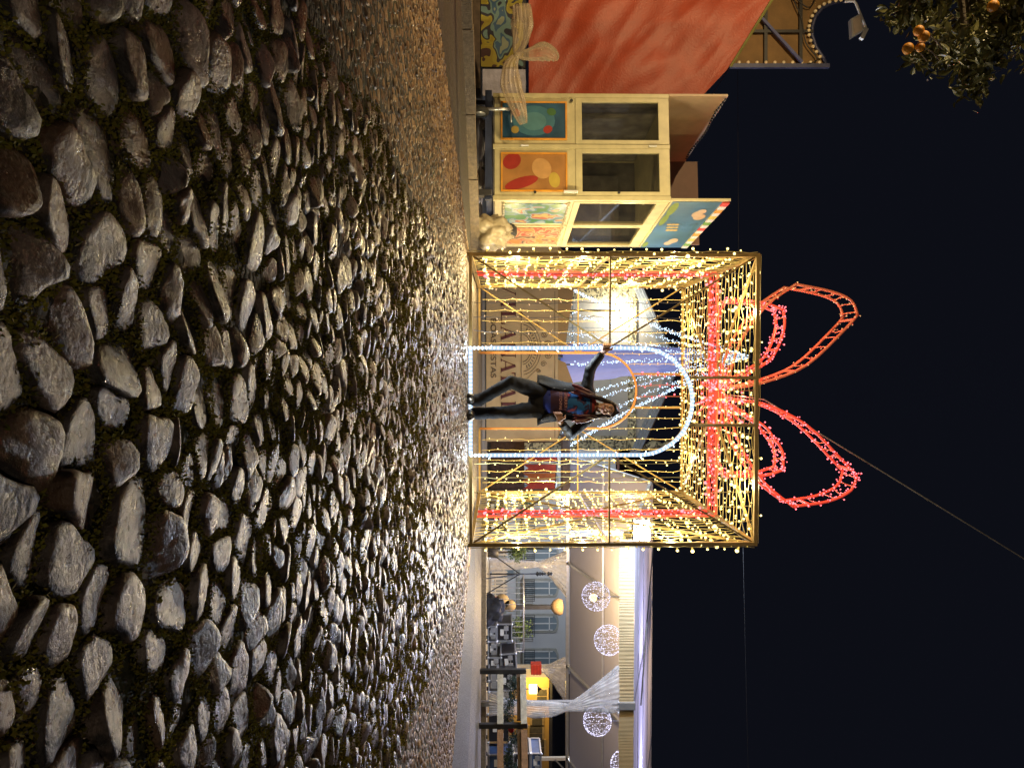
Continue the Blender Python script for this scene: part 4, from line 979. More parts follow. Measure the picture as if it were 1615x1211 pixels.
# hanging light balls
cw = M['cool']; vio = glow('violet_led', (.72,.70,1.0), 2.4)
for i, (a, b, Yb, lab) in enumerate(((940,940,15.5,'ball of violet LEDs with a warm glow within, nearest the gift box'), (960,1009,15.0,'ball of violet LEDs half hidden by the gold valance'), (942,1136,15.4,'ball of violet LEDs partly behind the gathered plastic curtain'), (986,1206,15.0,'ball of violet LEDs at the outer end of the marquee'))):
    bl = tag(empty('light_ball', W(a, b, Yb)), lab, 'light ball', 'light balls under the marquee'); bz = bl.location.z; rr_ = .31
    h = MB()
    for k in range(7):
        t = math.pi*k/7; h.tube([(rr_*math.cos(2*math.pi*j/24)*math.cos(t), rr_*math.cos(2*math.pi*j/24)*math.sin(t), rr_*math.sin(2*math.pi*j/24)) for j in range(24)], .0018, 4, True)
    h.build('wire_frame', M['greywire'], bl); l = MB()
    for k in range(340):
        z = random.uniform(-1,1); t = random.uniform(0,6.283); q = math.sqrt(1-z*z); l.ball((rr_*q*math.cos(t), rr_*q*math.sin(t), rr_*z), random.uniform(.005,.009), 5, 3)
    l.build('bulbs', vio, bl, False, 'stuff')
    top = EZm+.12+(RZm-EZm)*(Yb-FYm)/(RYm-FYm)-bz-.05
    MB().bar((0,0,rr_), (0,0,top), .006, 5).build('hanging_wire', M['dark'], bl)
    lamp('ball_light', (0,0,0), 110 if i else 70, (.66,.68,1), bl, .05)
hl = tag(empty('hanging_lamp', W(936,942,18.6)), 'warm hanging lamp glowing behind the light ball nearest the gift box', 'lamp')
MB().ball((0,0,0), .10, 12, 8).build('bulb', glow('amber_bulb', (1,.55,.15), 5), hl, True)
MB().bar((0,0,.1), (0,0,1.5), .008, 6).build('cord', M['black'], hl); MB().lathe((0,0,.08), [(.06,0),(.05,.06),(.02,.1)], 10).build('socket', M['black'], hl, True)
lamp('warm_light', (0,.1,-.12), 850, (1,.68,.30), hl, .06)

# ------------------------------------------------------------------ houses beyond the marquee
HY = 42.0
hs = tag(empty('balcony_house', (W(800,900,HY).x, HY, 0)), 'pale grey house with arched balcony windows beyond the marquee', 'house'); ho = Vector(hs.location)
def Hp(a, b, dy=0): return W(a, b, HY)-ho+Vector((0,dy,0))
gw = mat('grey_plaster', (.55,.56,.58), .8, 0, .08, .6); trim = mat('house_stone', (.36,.36,.33), .7, 0, .15, 4)
x0h, x1h = Hp(0,700).x, Hp(0,1068).x
MB().box((x0h,0,0), (x1h,9,7.2)).build('wall', gw, hs)
MB().box((x0h-.1,-.15,1.30), (x1h+.1,-.003,1.52)).build('string_course', trim, hs)
MB().box((x0h,-.08,0), (x1h,-.003,.7)).build('plinth', trim, hs)
MB().prism([(x0h-.3,-.4,7.2),(x1h+.3,-.4,7.2),(x1h+.3,4.5,9.3),(x0h-.3,4.5,9.3)], (0,0,.15)).build('roof', mat('house_tiles', (.22,.10,.07), .8), hs)
pane = mat('window_glass', (.22,.27,.31), .15, 0, .2, .7); iron = M['black']
for b in (708, 763, 818, 874, 930, 986, 1041):
    c = Hp(0,b).x; z0, z1, hw = Hp(826,b).z, Hp(878,b).z, .42
    def arcp(h_, e, y): return [(c-h_,y,z0),(c+h_,y,z0)]+[(c+h_*math.cos(math.pi*k/8), y, z1-.22+e+(.22)*math.sin(math.pi*k/8)) for k in range(9)]
    w = MB().prism(arcp(hw+.14,.12,-.10), (0,.097,0)).build('window', trim, hs)
    MB().prism(arcp(hw,0,-.125), (0,.022,0)).build('pane', pane, w)
    f = MB(); f.box((c-.03,-.15,z0), (c+.03,-.127,z1-.45)); f.box((c-hw,-.15,z1-.48), (c+hw,-.127,z1-.42)); f.box((c-hw,-.15,z0), (c-hw+.05,-.127,z1-.25)); f.box((c+hw-.05,-.15,z0), (c+hw,-.127,z1-.25)); f.box((c-.02,-.149,z1-.42),(c+.02,-.128,z1-.02))
    f.build('sash', M['white'], w)
    bl = MB().box((c-.68,-.55,z0-.08), (c+.68,-.10,z0)).build('balcony', trim, hs); rl = MB()
    for k in range(12): rl.bar((c-.65+1.3*k/11,-.52,z0), (c-.65+1.3*k/11,-.52,z0+.62), .011)
    for z in (.05,.62): rl.bar((c-.66,-.52,z0+z), (c+.66,-.52,z0+z), .014)
    rl.build('railing', iron, bl)
for b in (730, 790, 850, 905, 958, 1012): 
    c = Hp(0,b).x; w = MB().box((c-.35,-.05,.1), (c+.35,-.003,1.2)).build('ground_floor_door', trim, hs); MB().box((c-.28,-.07,.1), (c+.28,-.052,1.12)).build('pane', pane, w)
OY = 31.0
oh = tag(empty('ochre_house', (W(800,1068,OY).x, OY, 0)), 'low ochre house with dark roof lit by a warm lantern', 'house'); oo_ = Vector(oh.location)
def Op(a, b, dy=0): return W(a, b, OY)-oo_+Vector((0,dy,0))
xr = Op(0,1300).x
MB().box((0,0,0), (xr,.9,Op(866,1100).z)).build('wall', mat('ochre_plaster', (.58,.36,.12), .8, 0, .12, 1), oh)
ze = Op(866,1100).z
MB().prism([(-.3,-.3,ze+.01),(-.3,1.2,ze+.75),(-.3,1.2,ze+.86),(-.3,-.3,ze+.12)], (xr+.6,0,0)).build('roof', mat('slate', (.05,.05,.07), .6, 0, .2, 6), oh)
for b, lo2, hi2 in ((1102,850,862),(1138,842,855),(1161,838,855),(1184,838,858)):
    c = Op(0,b).x; z0, z1 = Op(lo2-3,b).z, Op(hi2,b).z
    w = MB().box((c-.36,-.06,z0-.08), (c+.36,-.003,z1+.08)).build('window', mat('ochre_trim%d' % b, (.50,.36,.20), .7), oh)
    for sx in (-.29,.02): MB().box((c+sx,-.08,z0), (c+sx+.27,-.062,z1)).build('pane', mat('house_pane%d%d' % (b, sx > 0), (.10,.09,.08), .2), w)
ln = tag(empty('wall_lantern', W(841,1086,29.6)), 'glowing square lantern in front of the ochre house', 'lantern'); lz = ln.location.z
MB().bevbox((-.15,-.15,-.18), (.15,.15,.16), .03).build('lamp_glass', glow('lantern_glass', (1,.86,.5), 4), ln)
MB().bar((0,0,-lz), (0,0,-.18), .03, 8).build('pole', M['black'], ln, True)
MB().lathe((0,0,.16), [(.2,0),(.05,.12),(.01,.2)], 8).build('cap', M['black'], ln, True)
lamp('lantern_light', (0,.35,.05), 260, (1,.66,.16), ln, .12)
rb = tag(empty('red_crate', W(838,1053,22.5)), 'red ridged crate on top of the stacked cases', 'crate'); 
MB().bevbox((-.16,-.15,-.02), (.16,.15,.32), .02).build('body', mat('red_plastic', (.50,.05,.03), .5), rb)
for z in (.06,.16,.25): MB().box((-.165,-.158,z), (.165,-.151,z+.03)).build('ridge', mat('red_plastic_b%d' % int(z*100), (.40,.04,.03), .5), rb)

# ------------------------------------------------------------------ flight cases
casealu = mat('case_alu', (.42,.44,.48), .45, .6, .1); casem = mat('case_laminate', (.022,.022,.028), .4, 0, .2, 20); tanm = mat('case_birch', (.45,.28,.12), .5); bluem = mat('case_blue', (.05,.10,.24), .4)
def case(a0, a1, b0, b1, Y, dep, label, body=casem, edge=None, tilt=0):
    p, q = W(a0, b0, Y), W(a1, b1, Y); w, h = (q.x-p.x), (q.z-p.z); z0 = max(p.z, .012)
    o = tag(empty('flight_case', ((p.x+q.x)/2, Y, z0)), label, 'flight case', 'flight cases stacked by the marquee'); o.rotation_euler.y = tilt
    MB().box((-w/2+.008,.008,.008), (w/2-.008,dep,h-.008)).build('body', body, o)
    e = MB(); r = .014
    for x in (-w/2, w/2):
        for z in (0, h): e.bar((x,0,z), (x,dep,z), r)
        for y in (0, dep): e.bar((x,y,0), (x,y,h), r)
    for y in (0, dep):
        for z in (0, h, h*.62): e.bar((-w/2,y,z), (w/2,y,z), r if z != h*.62 else r*.7)
    e.build('edge_trim', edge or casealu, o)
    for x in (-w/2, w/2):
        for z in (0, h): MB().ball((x,0,z), .032, 8, 6).build('ball_corner', M['alu'], o, True)
    for x in (-w*.25, w*.25): MB().bevbox((x-.05,-.02,h*.62-.05), (x+.05,.004,h*.62+.05), .008).build('latch', M['alu'], o)
    MB().box((-.07,-.006,h*.22), (.07,.004,h*.22+.08)).build('label_plate', M['white'], o)
    if z0 < .12:
        for x in (-w*.38, w*.38): MB().lathe((x,.08,-z0), [(.03,0),(.04,.02),(.04,z0*.8),(.02,z0)], 8).build('caster', M['rubber'], o, True)
    return o
case(784,807,984,1010,15.4,.6,'large black flight case, topmost beside the leafy shrub')
case(770,782,988,1009,15.4,.6,'low black flight case directly under the large one by the shrub')
case(770,783,1012,1034,15.2,.6,'low black flight case standing between two stacks')
case(770,790,1037,1056,15.0,.6,'black flight case at the foot of the tilted case')
case(791,814,1032,1056,15.0,.6,'tilted black flight case leaning on top of the stack', tilt=R(-5))
case(771,784,1061,1073,14.6,.6,'small black flight case at the base beside the fence end post')
case(771,784,1074,1090,14.6,.6,'small black flight case in the middle of the bottom row behind the fence')
case(786,815,1061,1086,14.6,.6,'wide black flight case above the bottom row behind the fence')
case(771,786,1091,1104,14.4,.6,'black flight case at the end of the bottom row beside the plastic curtain')
case(788,806,1089,1103,14.4,.5,'small black flight case on top beside the plastic curtain')
case(770,803,1126,1170,13.9,.6,'black flight case with birch edges behind the fence rails', casem, tanm)
case(771,808,1190,1216,13.6,.6,'blue flight case with silver edges behind the lower fence rail', bluem)
case(838,853,1188,1216,14.6,.6,'blue flight case on top of the crate pile above the fence', bluem)
case(810,836,1188,1216,14.6,.6,'black flight case carrying the blue one above the fence')
case(770,809,1188,1216,14.62,.6,'black flight case lowest under the blue one by the picture edge')
case(768,795,788,812,15.0,.6,'black flight case seen through the side of the gift box')
case(768,800,820,846,15.2,.6,'black flight case seen between the box strings near its outer post')
tag(lump('cloth_heap', (W(770,962,15.0).x,15.0,.14), (.28,.25,.26), mat('black_cloth', (.018,.018,.022), .8, 0, .2, 9, .4, 20), .35, 2), 'heap of black cloth on the paving beside the stacked cases', 'cloth heap')
# ------------------------------------------------------------------ rail fence in front of the marquee
fp = [W(757,1058,12.5), W(755.5,1142,11.9)]; fd = (fp[1]-fp[0]); fd.z = 0
fence = tag(empty('rail_fence', (fp[0].x, fp[0].y, 0)), 'wooden rail fence with black posts before the marquee', 'fence'); f0 = Vector((fp[0].x, fp[0].y, 0))
wood_g = mat('weathered_wood', (.40,.39,.34), .8, 0, .3, 14, .4, 50); wood_b = mat('brown_wood', (.20,.11,.055), .7, 0, .35, 12, .4, 50); wood_d = mat('dark_wood', (.09,.055,.035), .7, 0, .35, 12, .4, 50)
for k in range(4):
    p = fd*k*1.02; MB().bevbox((p.x-.04,p.y-.04,0), (p.x+.04,p.y+.04,.82), .01).build('post', M['black'], fence)
for k in range(3):
    a, b = fd*k*1.02, fd*(k+1)*1.02; lo3, hi3 = Vector((0,-.07,.36)), Vector((0,-.07,.76)); m = wood_g if k == 0 else wood_b
    for off, mm in ((lo3, m), (hi3, m), (Vector((0,.08,.70)), wood_d)):
        A, B = a+off+fd.normalized()*.045, b+off-fd.normalized()*.045
        MB().bar(A, B, .052, 4).build('rail', mm, fence)
ga = MB(); gm, nt, b_, N_, L_ = nodes('pine_garland'); at_ = N_('ShaderNodeAttribute'); at_.attribute_name = 'Col'; L_(at_.outputs['Color'], b_.inputs['Base Color']); b_.inputs['Roughness'].default_value = .7
g0, g1 = W(806,1070,12.75), W(808,1230,11.6)
for i in range(2200):
    t = random.random(); p = g0.lerp(g1, t)+Vector((random.gauss(0,.03), random.gauss(0,.03), random.gauss(0,.05)+.06*math.sin(t*14)))
    d = Vector((random.gauss(0,1), random.gauss(0,1), random.gauss(0,1))).normalized(); e = d.orthogonal().normalized(); s = random.uniform(.05,.09); g = random.uniform(.4,1.2)
    ga.col = (.02*g,.05*g,.025*g,1); ga.add([p, p+d*s*.5+e*.008, p+d*s, p+d*s*.5-e*.008], [(0,1,2,3)])
gar = ga.build('garland', gm); tag(gar, 'green pine garland draped along the back of the rail fence', 'garland')
tag(MB().ball(W(806,1150,12.0), .052, 16, 10).build('bauble', mat('red_bauble', (.55,.02,.02), .2), None, True), 'shiny red bauble hanging on the pine garland', 'bauble')

# ------------------------------------------------------------------ small things under and beyond the marquee
def shrub(px, py, Y, r, label, dens=900):
    base = W(px, py, Y); o = tag(empty('shrub', (base.x, Y, 0)), label, 'shrub', 'potted shrubs on the square')
    MB().tube([(0,0,0),(.03,0,base.z*.5),(0,.02,base.z)], [.035,.028,.02], 7).build('trunk', bark, o, True); c = MB()
    MB().lathe((0,0,0), [(.16,0),(.2,.3),(.18,.3)], 12).build('pot', M['dark'], o, True)
    for i in range(dens):
        d = Vector((random.gauss(0,1), random.gauss(0,1), random.gauss(0,1))).normalized()*r*random.random()**.45
        k = .75+.5*noise.noise(d*3/r+Vector((px,0,0))); p = Vector((0,0,base.z))+d*k
        n = Vector((random.gauss(0,1), random.gauss(0,1), random.gauss(0,1))).normalized(); e = n.orthogonal().normalized(); s = random.uniform(.04,.08); g = random.uniform(.4,1.3)
        c.col = (.035*g,.075*g,.025*g,1); c.add([p, p+n*s*.5+e*s*.3, p+n*s, p+n*s*.5-e*s*.3], [(0,1,2,3)])
    c.build('crown', gm, o)
shrub(819,990,20,.42,'leafy shrub rising above the stacked flight cases'); shrub(816,869,20,.36,'leafy shrub touching the gift box outer post'); shrub(828,786,22,.34,'leafy shrub seen through the gift box below the red pennants')
st = tag(empty('tripod_stand', (W(765,905,14.0).x,14.0,0)), 'black tripod stand with clamps near the gift box', 'stand')
hz = W(868,905,14).z
MB().bar((0,0,.15), (0,0,hz-.25), .014, 8).build('pole', M['black'], st, True)
for a in (.4,2.5,4.6): MB().bar((0,0,.75), (.55*math.cos(a),.55*math.sin(a),.01), .011, 6).build('leg', M['dark'], st)
for z, r in ((hz-.28,.05),(hz-.18,.035),(hz-.06,.045)): MB().lathe((0,0,z), [(r*.6,0),(r,.02),(r*.5,.05),(r*.9,.08),(r*.3,.10)], 10).build('clamp', M['black'], st, True)
wl = tag(empty('wicker_lamp_post', (W(800,957,20).x,20.0,0)), 'dark post with a wicker shade standing behind the cases', 'lamp post'); hz = W(878,957,20).z
MB().bar((0,0,0), (0,0,hz), .055, 4).build('post', M['black'], wl); MB().lathe((0,0,hz-.08), [(.05,-.1),(.19,.0),(.24,.14),(.2,.24),(.02,.27)], 14).build('shade', mat('wicker', (.26,.17,.09), .8, 0, .4, 40), wl, True)
sn = tag(empty('wooden_cutout', (W(790,955,19.2).x,19.2,0)), 'cut-out of two round wooden boards before the wicker lamp post', 'cutout'); bo = mat('pale_board', (.26,.20,.11), .7)
for dz, r, dx in ((.62,.16,0),(.40,.20,-.12)): MB().bar((dx,0,dz), (dx,.03,dz), r, 20).build('disc', bo, sn, True)
MB().box((-.25,.0,.0), (.12,.03,.32)).build('board', mat('pink_board', (.50,.20,.20), .7), sn)
pf = tag(empty('picket_fence', (W(770,868,24.5).x,24.5,0)), 'white picket fence under the marquee by the balcony house', 'fence')
for k in range(16):
    x = k*.12; MB().prism([(x,0,.05),(x+.07,0,.05),(x+.07,0,.55),(x+.035,0,.62),(x,0,.55)], (0,.02,0)).build('picket', M['white'], pf)
for z in (.15,.45): MB().box((-.03,.022,z), (1.95,.05,z+.05)).build('fence_rail', M['white'], pf)
bar_ = tag(empty('crowd_barrier', (W(770,905,18).x,18.0,0)), 'steel crowd barrier standing before the picket fence', 'barrier')
for z in (.12,.95): MB().bar((0,0,z), (2.0,0,z), .018, 8).build('rail', M['alu'], bar_, True)
for k in range(14): MB().bar((.07+k*.143,0,.12), (.07+k*.143,0,.95), .008, 6).build('upright', M['alu'], bar_)
for x in (.0,2.0): MB().bar((x,0,.0), (x,0,.97), .018, 8).build('end_post', M['alu'], bar_); 
# dark timber hut and pennants seen through the box
ht = tag(empty('timber_hut', (W(770,735,19.0).x,19.0,0)), 'dark timber hut seen through the gift box beside the canvas stall', 'hut'); hw_ = W(0,782,19).x-W(0,702,19).x
for k in range(7): MB().box((-hw_/2,.0,.1+k*.13), (hw_/2,.03,.22+k*.13)).build('plank', wood_d, ht)
MB().box((-hw_/2,.05,0), (hw_/2,1.6,1.0)).build('body', M['dark'], ht)
for x in (-hw_/2,hw_/2): MB().bar((x,-.02,0), (x,-.02,2.05), .04).build('post', wood_d, ht)
MB().prism([(-hw_/2-.2,-.3,1.95),(hw_/2+.2,-.3,1.95),(hw_/2+.2,1.8,2.35),(-hw_/2-.2,1.8,2.35)], (0,0,.06)).build('roof', wood_d, ht)
for i, (b, lab) in enumerate(((722,'first red pennant from the lit arch'),(738,'second red pennant from the lit arch'),(752,'third pennant from the lit arch, more orange'),(765,'red pennant farthest from the lit arch'))):
    p0, p1 = W(878-i*1, b-6, 18.4), W(824, b+6, 18.4); c = ((p0.x+p1.x)/2, 18.4, p0.z); w = abs(p1.x-p0.x)/2; h = p0.z-p1.z
    pn = tag(empty('pennant', c), lab+', swallow-tailed and hung by the hut', 'pennant', 'pennants hung by the hut')
    MB().prism([(-w,0,0),(w,0,0),(w,0,-h),(0,0,-h+.16),(-w,0,-h)], (0,.01,0)).build('cloth', mat('pennant_red%d' % i, (.45,.06,.03) if i != 2 else (.48,.14,.03), .7), pn)
    MB().bar((-w-.02,0,.01), (w+.02,0,.01), .012, 6).build('rod', M['dark'], pn); MB().bar((w+.02 if i == 3 else -w-.02,.03,.0), (w+.02 if i == 3 else -w-.02,.03,-c[2]), .015, 6).build('pole', M['dark'], pn)
# overhead wires
wv = MB().tube([(-14,12.6,W(1162,0,12.6).z+.06)]+[W(1163+17*k/12-4*math.sin(math.pi*k/12), 1211*k/12, 12.6) for k in range(13)]+[(14,12.4,W(1181,1211,12.6).z+.1)], .004, 5).build('overhead_wire', M['black'], None)
tag(wv, 'thin overhead wire crossing the night sky behind the gift box', 'wire')
gy = MB().tube([KN+Vector((0,0,.1)), W(1205,630,BYM), W(1400,749,BYM), W(1615,881,BYM), W(2100,1178,BYM)], .009, 6).build('guy_cable', mat('galvanised', (.30,.29,.27), .45, .5), None)
tag(gy, 'steel guy cable running up and away from the red bow', 'cable')
# ------------------------------------------------------------------ person leaning in the lit doorway
PYD = 7.60
base = W(738,642,PYD); PB0 = Vector((base.x, PYD, 0))
def Q(px, py, dy=0): return W(px, py, PYD)-PB0+Vector((0,dy,0))
class SD:                                # rounded shapes blended into one continuous skin
    def __init__(s): s.p = []
    def ball(s, c, r, seg=0, rings=0, sc=(1,1,1), M=None):
        c = Vector(c); A = Matrix.Identity(3) if M is None else M
        s.p.append((np.array(c), np.array(A.transposed()), np.array([k*r for k in sc]), 0.0)); return s
def caps(sd, pts):                       # chain of (point, radius or (rx, ry))
    pts = [(p, r if isinstance(r, tuple) else (r, r)) for p, r in pts]
    for (p0, r0), (p1, r1) in zip(pts, pts[1:]):
        d = p1-p0; L_ = max(d.length, 1e-5); d = d/L_; a = Vector((1,0,0))-d*d.x
        if a.length < .3: a = Vector((0,0,1))-d*d.z
        a.normalize(); c = d.cross(a)
        if abs(c.y) < abs(a.y): a, c = c, a
        sd.p.append((np.array(p0), np.array((a, c, d)), np.array([r0, r1]), L_))
    return sd
def fuse(sd, name, m, parent, vox, sm=2, wr=0, k=.012):
    lo = np.array([1e9]*3); hi = -lo
    for c, A, r, L_ in sd.p:
        e = c+A[2]*L_; q = np.max(r); lo = np.minimum(lo, np.minimum(c, e)-q); hi = np.maximum(hi, np.maximum(c, e)+q)
    lo -= vox*3; n = np.ceil((hi-lo)/vox).astype(int)+4; D = np.full(n, 1.0, np.float32)
    for c, A, r, L_ in sd.p:
        e = c+A[2]*L_; q = np.max(r)+k+2*vox
        i0 = np.maximum(0, np.floor((np.minimum(c, e)-q-lo)/vox).astype(int)); i1 = np.minimum(n, np.ceil((np.maximum(c, e)+q-lo)/vox).astype(int)+1)
        ax = [lo[j]+np.arange(i0[j], i1[j])*vox-c[j] for j in range(3)]
        X, Y_, Z = np.meshgrid(*ax, indexing='ij'); u, v, w = (A[j,0]*X+A[j,1]*Y_+A[j,2]*Z for j in range(3))
        if L_ == 0: f = (np.sqrt((u/r[0])**2+(v/r[1])**2+(w/r[2])**2)-1)*np.min(r)
        else:
            t = np.clip(w/L_, 0, 1); ra = r[0,0]+(r[1,0]-r[0,0])*t; rb = r[0,1]+(r[1,1]-r[0,1])*t
            f = (np.sqrt((u/ra)**2+(v/rb)**2+((w-t*L_)/((ra+rb)/2))**2)-1)*np.minimum(ra, rb)
        S = tuple(slice(i0[j], i1[j]) for j in range(3)); o = D[S]; h = np.maximum(k-np.abs(o-f), 0)/k
        D[S] = np.minimum(o, f)-h*h*k*.25
    I = D < 0; rng_ = [(0,0,0),(1,0,0),(0,1,0),(1,1,0),(0,0,1),(1,0,1),(0,1,1),(1,1,1)]
    g = lambda A_, o: A_[o[0]:A_.shape[0]-1+o[0], o[1]:A_.shape[1]-1+o[1], o[2]:A_.shape[2]-1+o[2]]
    al, an = np.ones(np.array(n)-1, bool), np.zeros(np.array(n)-1, bool)
    for o in rng_: al &= g(I, o); an |= g(I, o)
    on = an & ~al; C = np.argwhere(on); idx = np.full(on.shape, -1, np.int64); idx[on] = np.arange(len(C))
    cv_ = {o: D[C[:,0]+o[0], C[:,1]+o[1], C[:,2]+o[2]] for o in rng_}; acc = np.zeros((len(C), 3)); cnt = np.zeros(len(C))
    for a in rng_:
        for j in range(3):
            if a[j]: continue
            b2 = list(a); b2[j] = 1; fa, fb = cv_[a], cv_[tuple(b2)]; x = (fa < 0) != (fb < 0); t = np.where(x, fa/np.where(fa-fb == 0, 1, fa-fb), 0)
            for q in range(3): acc[:, q] += np.where(x, a[q]+(t if q == j else 0), 0)
            cnt += x
    V_ = lo+(C+acc/cnt[:, None])*vox; F_ = []
    for j in range(3):
        o1, o2 = [(1,2),(2,0),(0,1)][j]; sl = [slice(None)]*3; s2 = [slice(None)]*3; sl[j] = slice(0,-1); s2[j] = slice(1,None)
        x = I[tuple(sl)] != I[tuple(s2)]; P_ = np.argwhere(x); P_ = P_[(P_[:,o1] > 0) & (P_[:,o2] > 0) & (P_[:,o1] < n[o1]-1) & (P_[:,o2] < n[o2]-1)]
        ins = I[tuple(P_.T)]; d1 = np.zeros(3, int); d1[o1] = 1; d2 = np.zeros(3, int); d2[o2] = 1
        q = np.stack([idx[tuple((P_-d1-d2).T)], idx[tuple((P_-d2).T)], idx[tuple(P_.T)], idx[tuple((P_-d1).T)]], 1); q[~ins] = q[~ins][:, ::-1]; F_.append(q)
    me2 = bpy.data.meshes.new(name); me2.from_pydata(V_.tolist(), [], np.concatenate(F_).tolist()); me2.update()
    if wr:
        nr = np.zeros(len(me2.vertices)*3, np.float32); me2.vertices.foreach_get('normal', nr); nr = nr.reshape(-1, 3)
        V_ = V_+nr*np.array([(noise.noise(Vector(p)*9)+.5*noise.noise(Vector(p)*21))*wr for p in V_])[:, None]
        me2.vertices.foreach_set('co', V_.astype(np.float32).ravel()); me2.update()
    me2.materials.append(m); me2.polygons.foreach_set('use_smooth', [True]*len(me2.polygons))
    ob = bpy.data.objects.new(name, me2); COL.objects.link(ob)
    if parent: ob.parent = parent
    return ob
skin = mat('skin', (.50,.29,.21), .5, 0, .08, 30)
HC = Q(957,645,-.02); ROLL = Matrix.Rotation(R(11), 3, 'Y')
def HP(x, y, z): return HC+ROLL@Vector((x, y, z))
b = SD()
b.ball(HC+Vector((0,.01,.02)), 1, 22, 16, (.076,.094,.10), ROLL)
b.ball(HP(0,-.022,-.045), 1, 18, 12, (.056,.062,.072), ROLL)         # jaw
b.ball(HP(0,-.072,-.092), .022, 12, 8)                                  # chin
caps(b, [(HP(0,-.092,.008), .009), (HP(0,-.107,-.026), .014)])         # nose
for sx in (-1, 1):
    b.ball(HP(sx*.011,-.098,-.028), .008, 8, 6); b.ball(HP(sx*.036,-.075,-.03), .022, 10, 8); b.ball(HP(sx*.078,.012,-.005), 1, 10, 8, (.010,.020,.030))
    b.ball(HP(sx*.03,-.083,.028), 1, 10, 6, (.026,.012,.009))
caps(b, [(HP(-.020,-.091,-.057), .0075), (HP(0,-.096,-.055), .008), (HP(.020,-.091,-.057), .0075)]); caps(b, [(HP(-.016,-.09,-.068), .007), (HP(.016,-.09,-.068), .007)])
NK = Q(934,640,.02)
caps(b, [(HP(0,.02,-.07), .05), (NK, .052), (Q(915,637,.02), (.13,.08)), (Q(885,633,.02), (.11,.08)), (Q(858,632,.02), (.13,.09))])
SA, EA, WA = Q(926,610,.03), Q(931,583,.02), Q(948,558.5,-.02)
SB, EB, WB = Q(925,663,.03), Q(900,685,.03), Q(885,667,-.09)
caps(b, [(Q(922,625,.02), .06), (SA, .048), (EA, .038), (WA, .025)]); caps(b, [(Q(922,652,.02), .06), (SB, .048), (EB, .038), (WB, .025)])
HA = Q(953.5,553,-.05); PX = DXC-DR-PB0.x                                 # post of the arch
caps(b, [(WA, (.026,.02)), (HA, (.034,.02))])
for k, (dz, l) in enumerate(((.036,.062),(.013,.072),(-.010,.068),(-.032,.052))):
    k0 = HA+Vector((-.012,-.005,dz*.8)); k1 = Vector((PX-.02, k0.y-.03, k0.z+.012+dz*.2)); k2 = Vector((PX-.045, k0.y+.012, k1.z+.004)); caps(b, [(k0,.011),(k1,.0088),(k2,.0076)])
caps(b, [(HA+Vector((.0,-.01,.03)), .012), (HA+Vector((-.012,-.025,.062)), .0095), (HA+Vector((-.03,-.03,.078)), .008)])
HB = Q(880,660,-.14)
caps(b, [(WB, (.026,.022)), (HB, (.038,.02))])
for k, dx in enumerate((-.034,-.012,.010,.031)):
    k0 = HB+Vector((-.02,-.008,dx*.7+.004)); k1 = k0+Vector((-.038,-.012,-.010+dx*.3)); k2 = k1+Vector((-.022,.020,-.016)); caps(b, [(k0,.0105),(k1,.0088),(k2,.0075)])
caps(b, [(HB+Vector((.0,-.01,.028)), .012), (HB+Vector((-.022,-.02,.058)), .0095), (HB+Vector((-.045,-.015,.064)), .008)])
H1, K1, A1 = Q(852,618,.0), Q(806,602,-.16), Q(755,631,-.03)
H2, K2, A2 = Q(852,646,.02), Q(797,650,-.02), Q(755,652,.04)
for H_, K_, A_ in ((H1,K1,A1),(H2,K2,A2)): caps(b, [(H_, .07), (K_, .046), (A_, .032), (Vector((A_.x,A_.y-.06,.05)), .026)])
per = fuse(b, 'person', skin, None, .0052, 2)
per.location = PB0
tag(per, 'person in black jacket and jeans leaning on the lit doorway of the gift box', 'person')
denim = mat('black_denim', (.0055,.006,.0085), .85, 0, .3, 25, .3, 160)
t = SD()
caps(t, [(Q(866,632,.02), (.135,.10)), (Q(852,632,.02), (.155,.105))])
caps(t, [(H1, (.092,.095)), (H1.lerp(K1,.5), .084), (K1, .066), (K1.lerp(A1,.45), .063), (A1, .062), (A1+Vector((0,0,-.035)), .066)])
caps(t, [(H2, (.092,.095)), (H2.lerp(K2,.5), .084), (K2, .066), (K2.lerp(A2,.45), .063), (A2, .064), (A2+Vector((0,0,-.035)), .068)])
fuse(t, 'trousers', denim, per, .008, 3, .007)
s = SD(); caps(s, [(Q(931,639,.02), (.075,.07)), (Q(922,638,.01), (.15,.095)), (Q(900,634,.0), (.14,.105)), (Q(878,632,.0), (.135,.11)), (Q(868,632,.0), (.14,.11))])
sw, nt, b_, N_, L_ = nodes('sweater'); b_.inputs['Roughness'].default_value = .85
tc_ = N_('ShaderNodeTexCoord'); sx_n = N_('ShaderNodeSeparateXYZ'); L_(tc_.outputs['Object'], sx_n.inputs[0])
rp_ = N_('ShaderNodeValToRGB'); rp_.color_ramp.interpolation = 'CONSTANT'; el = rp_.color_ramp.elements
mr_ = N_('ShaderNodeMapRange'); mr_.inputs[1].default_value = .80; mr_.inputs[2].default_value = 1.40; L_(sx_n.outputs[2], mr_.inputs[0])
el[0].position = 0; el[0].color = (.03,.05,.30,1); el[1].position = .16; el[1].color = (.05,.02,.05,1)
for p_, c_ in ((.40,(.10,.03,.04)), (.44,(.03,.02,.05)), (.90,(.28,.03,.03))): q = el.new(p_); q.color = c_+(1,)
no_ = N_('ShaderNodeTexNoise'); no_.inputs['Scale'].default_value = 11; L_(tc_.outputs['Object'], no_.inputs['Vector'])
r3 = N_('ShaderNodeValToRGB'); r3.color_ramp.interpolation = 'CONSTANT'; e3 = r3.color_ramp.elements; e3[0].color = (.02,.14,.42,1); e3[1].position = .50; e3[1].color = (.03,.03,.10,1); q = e3.new(.60); q.color = (.32,.04,.04,1)
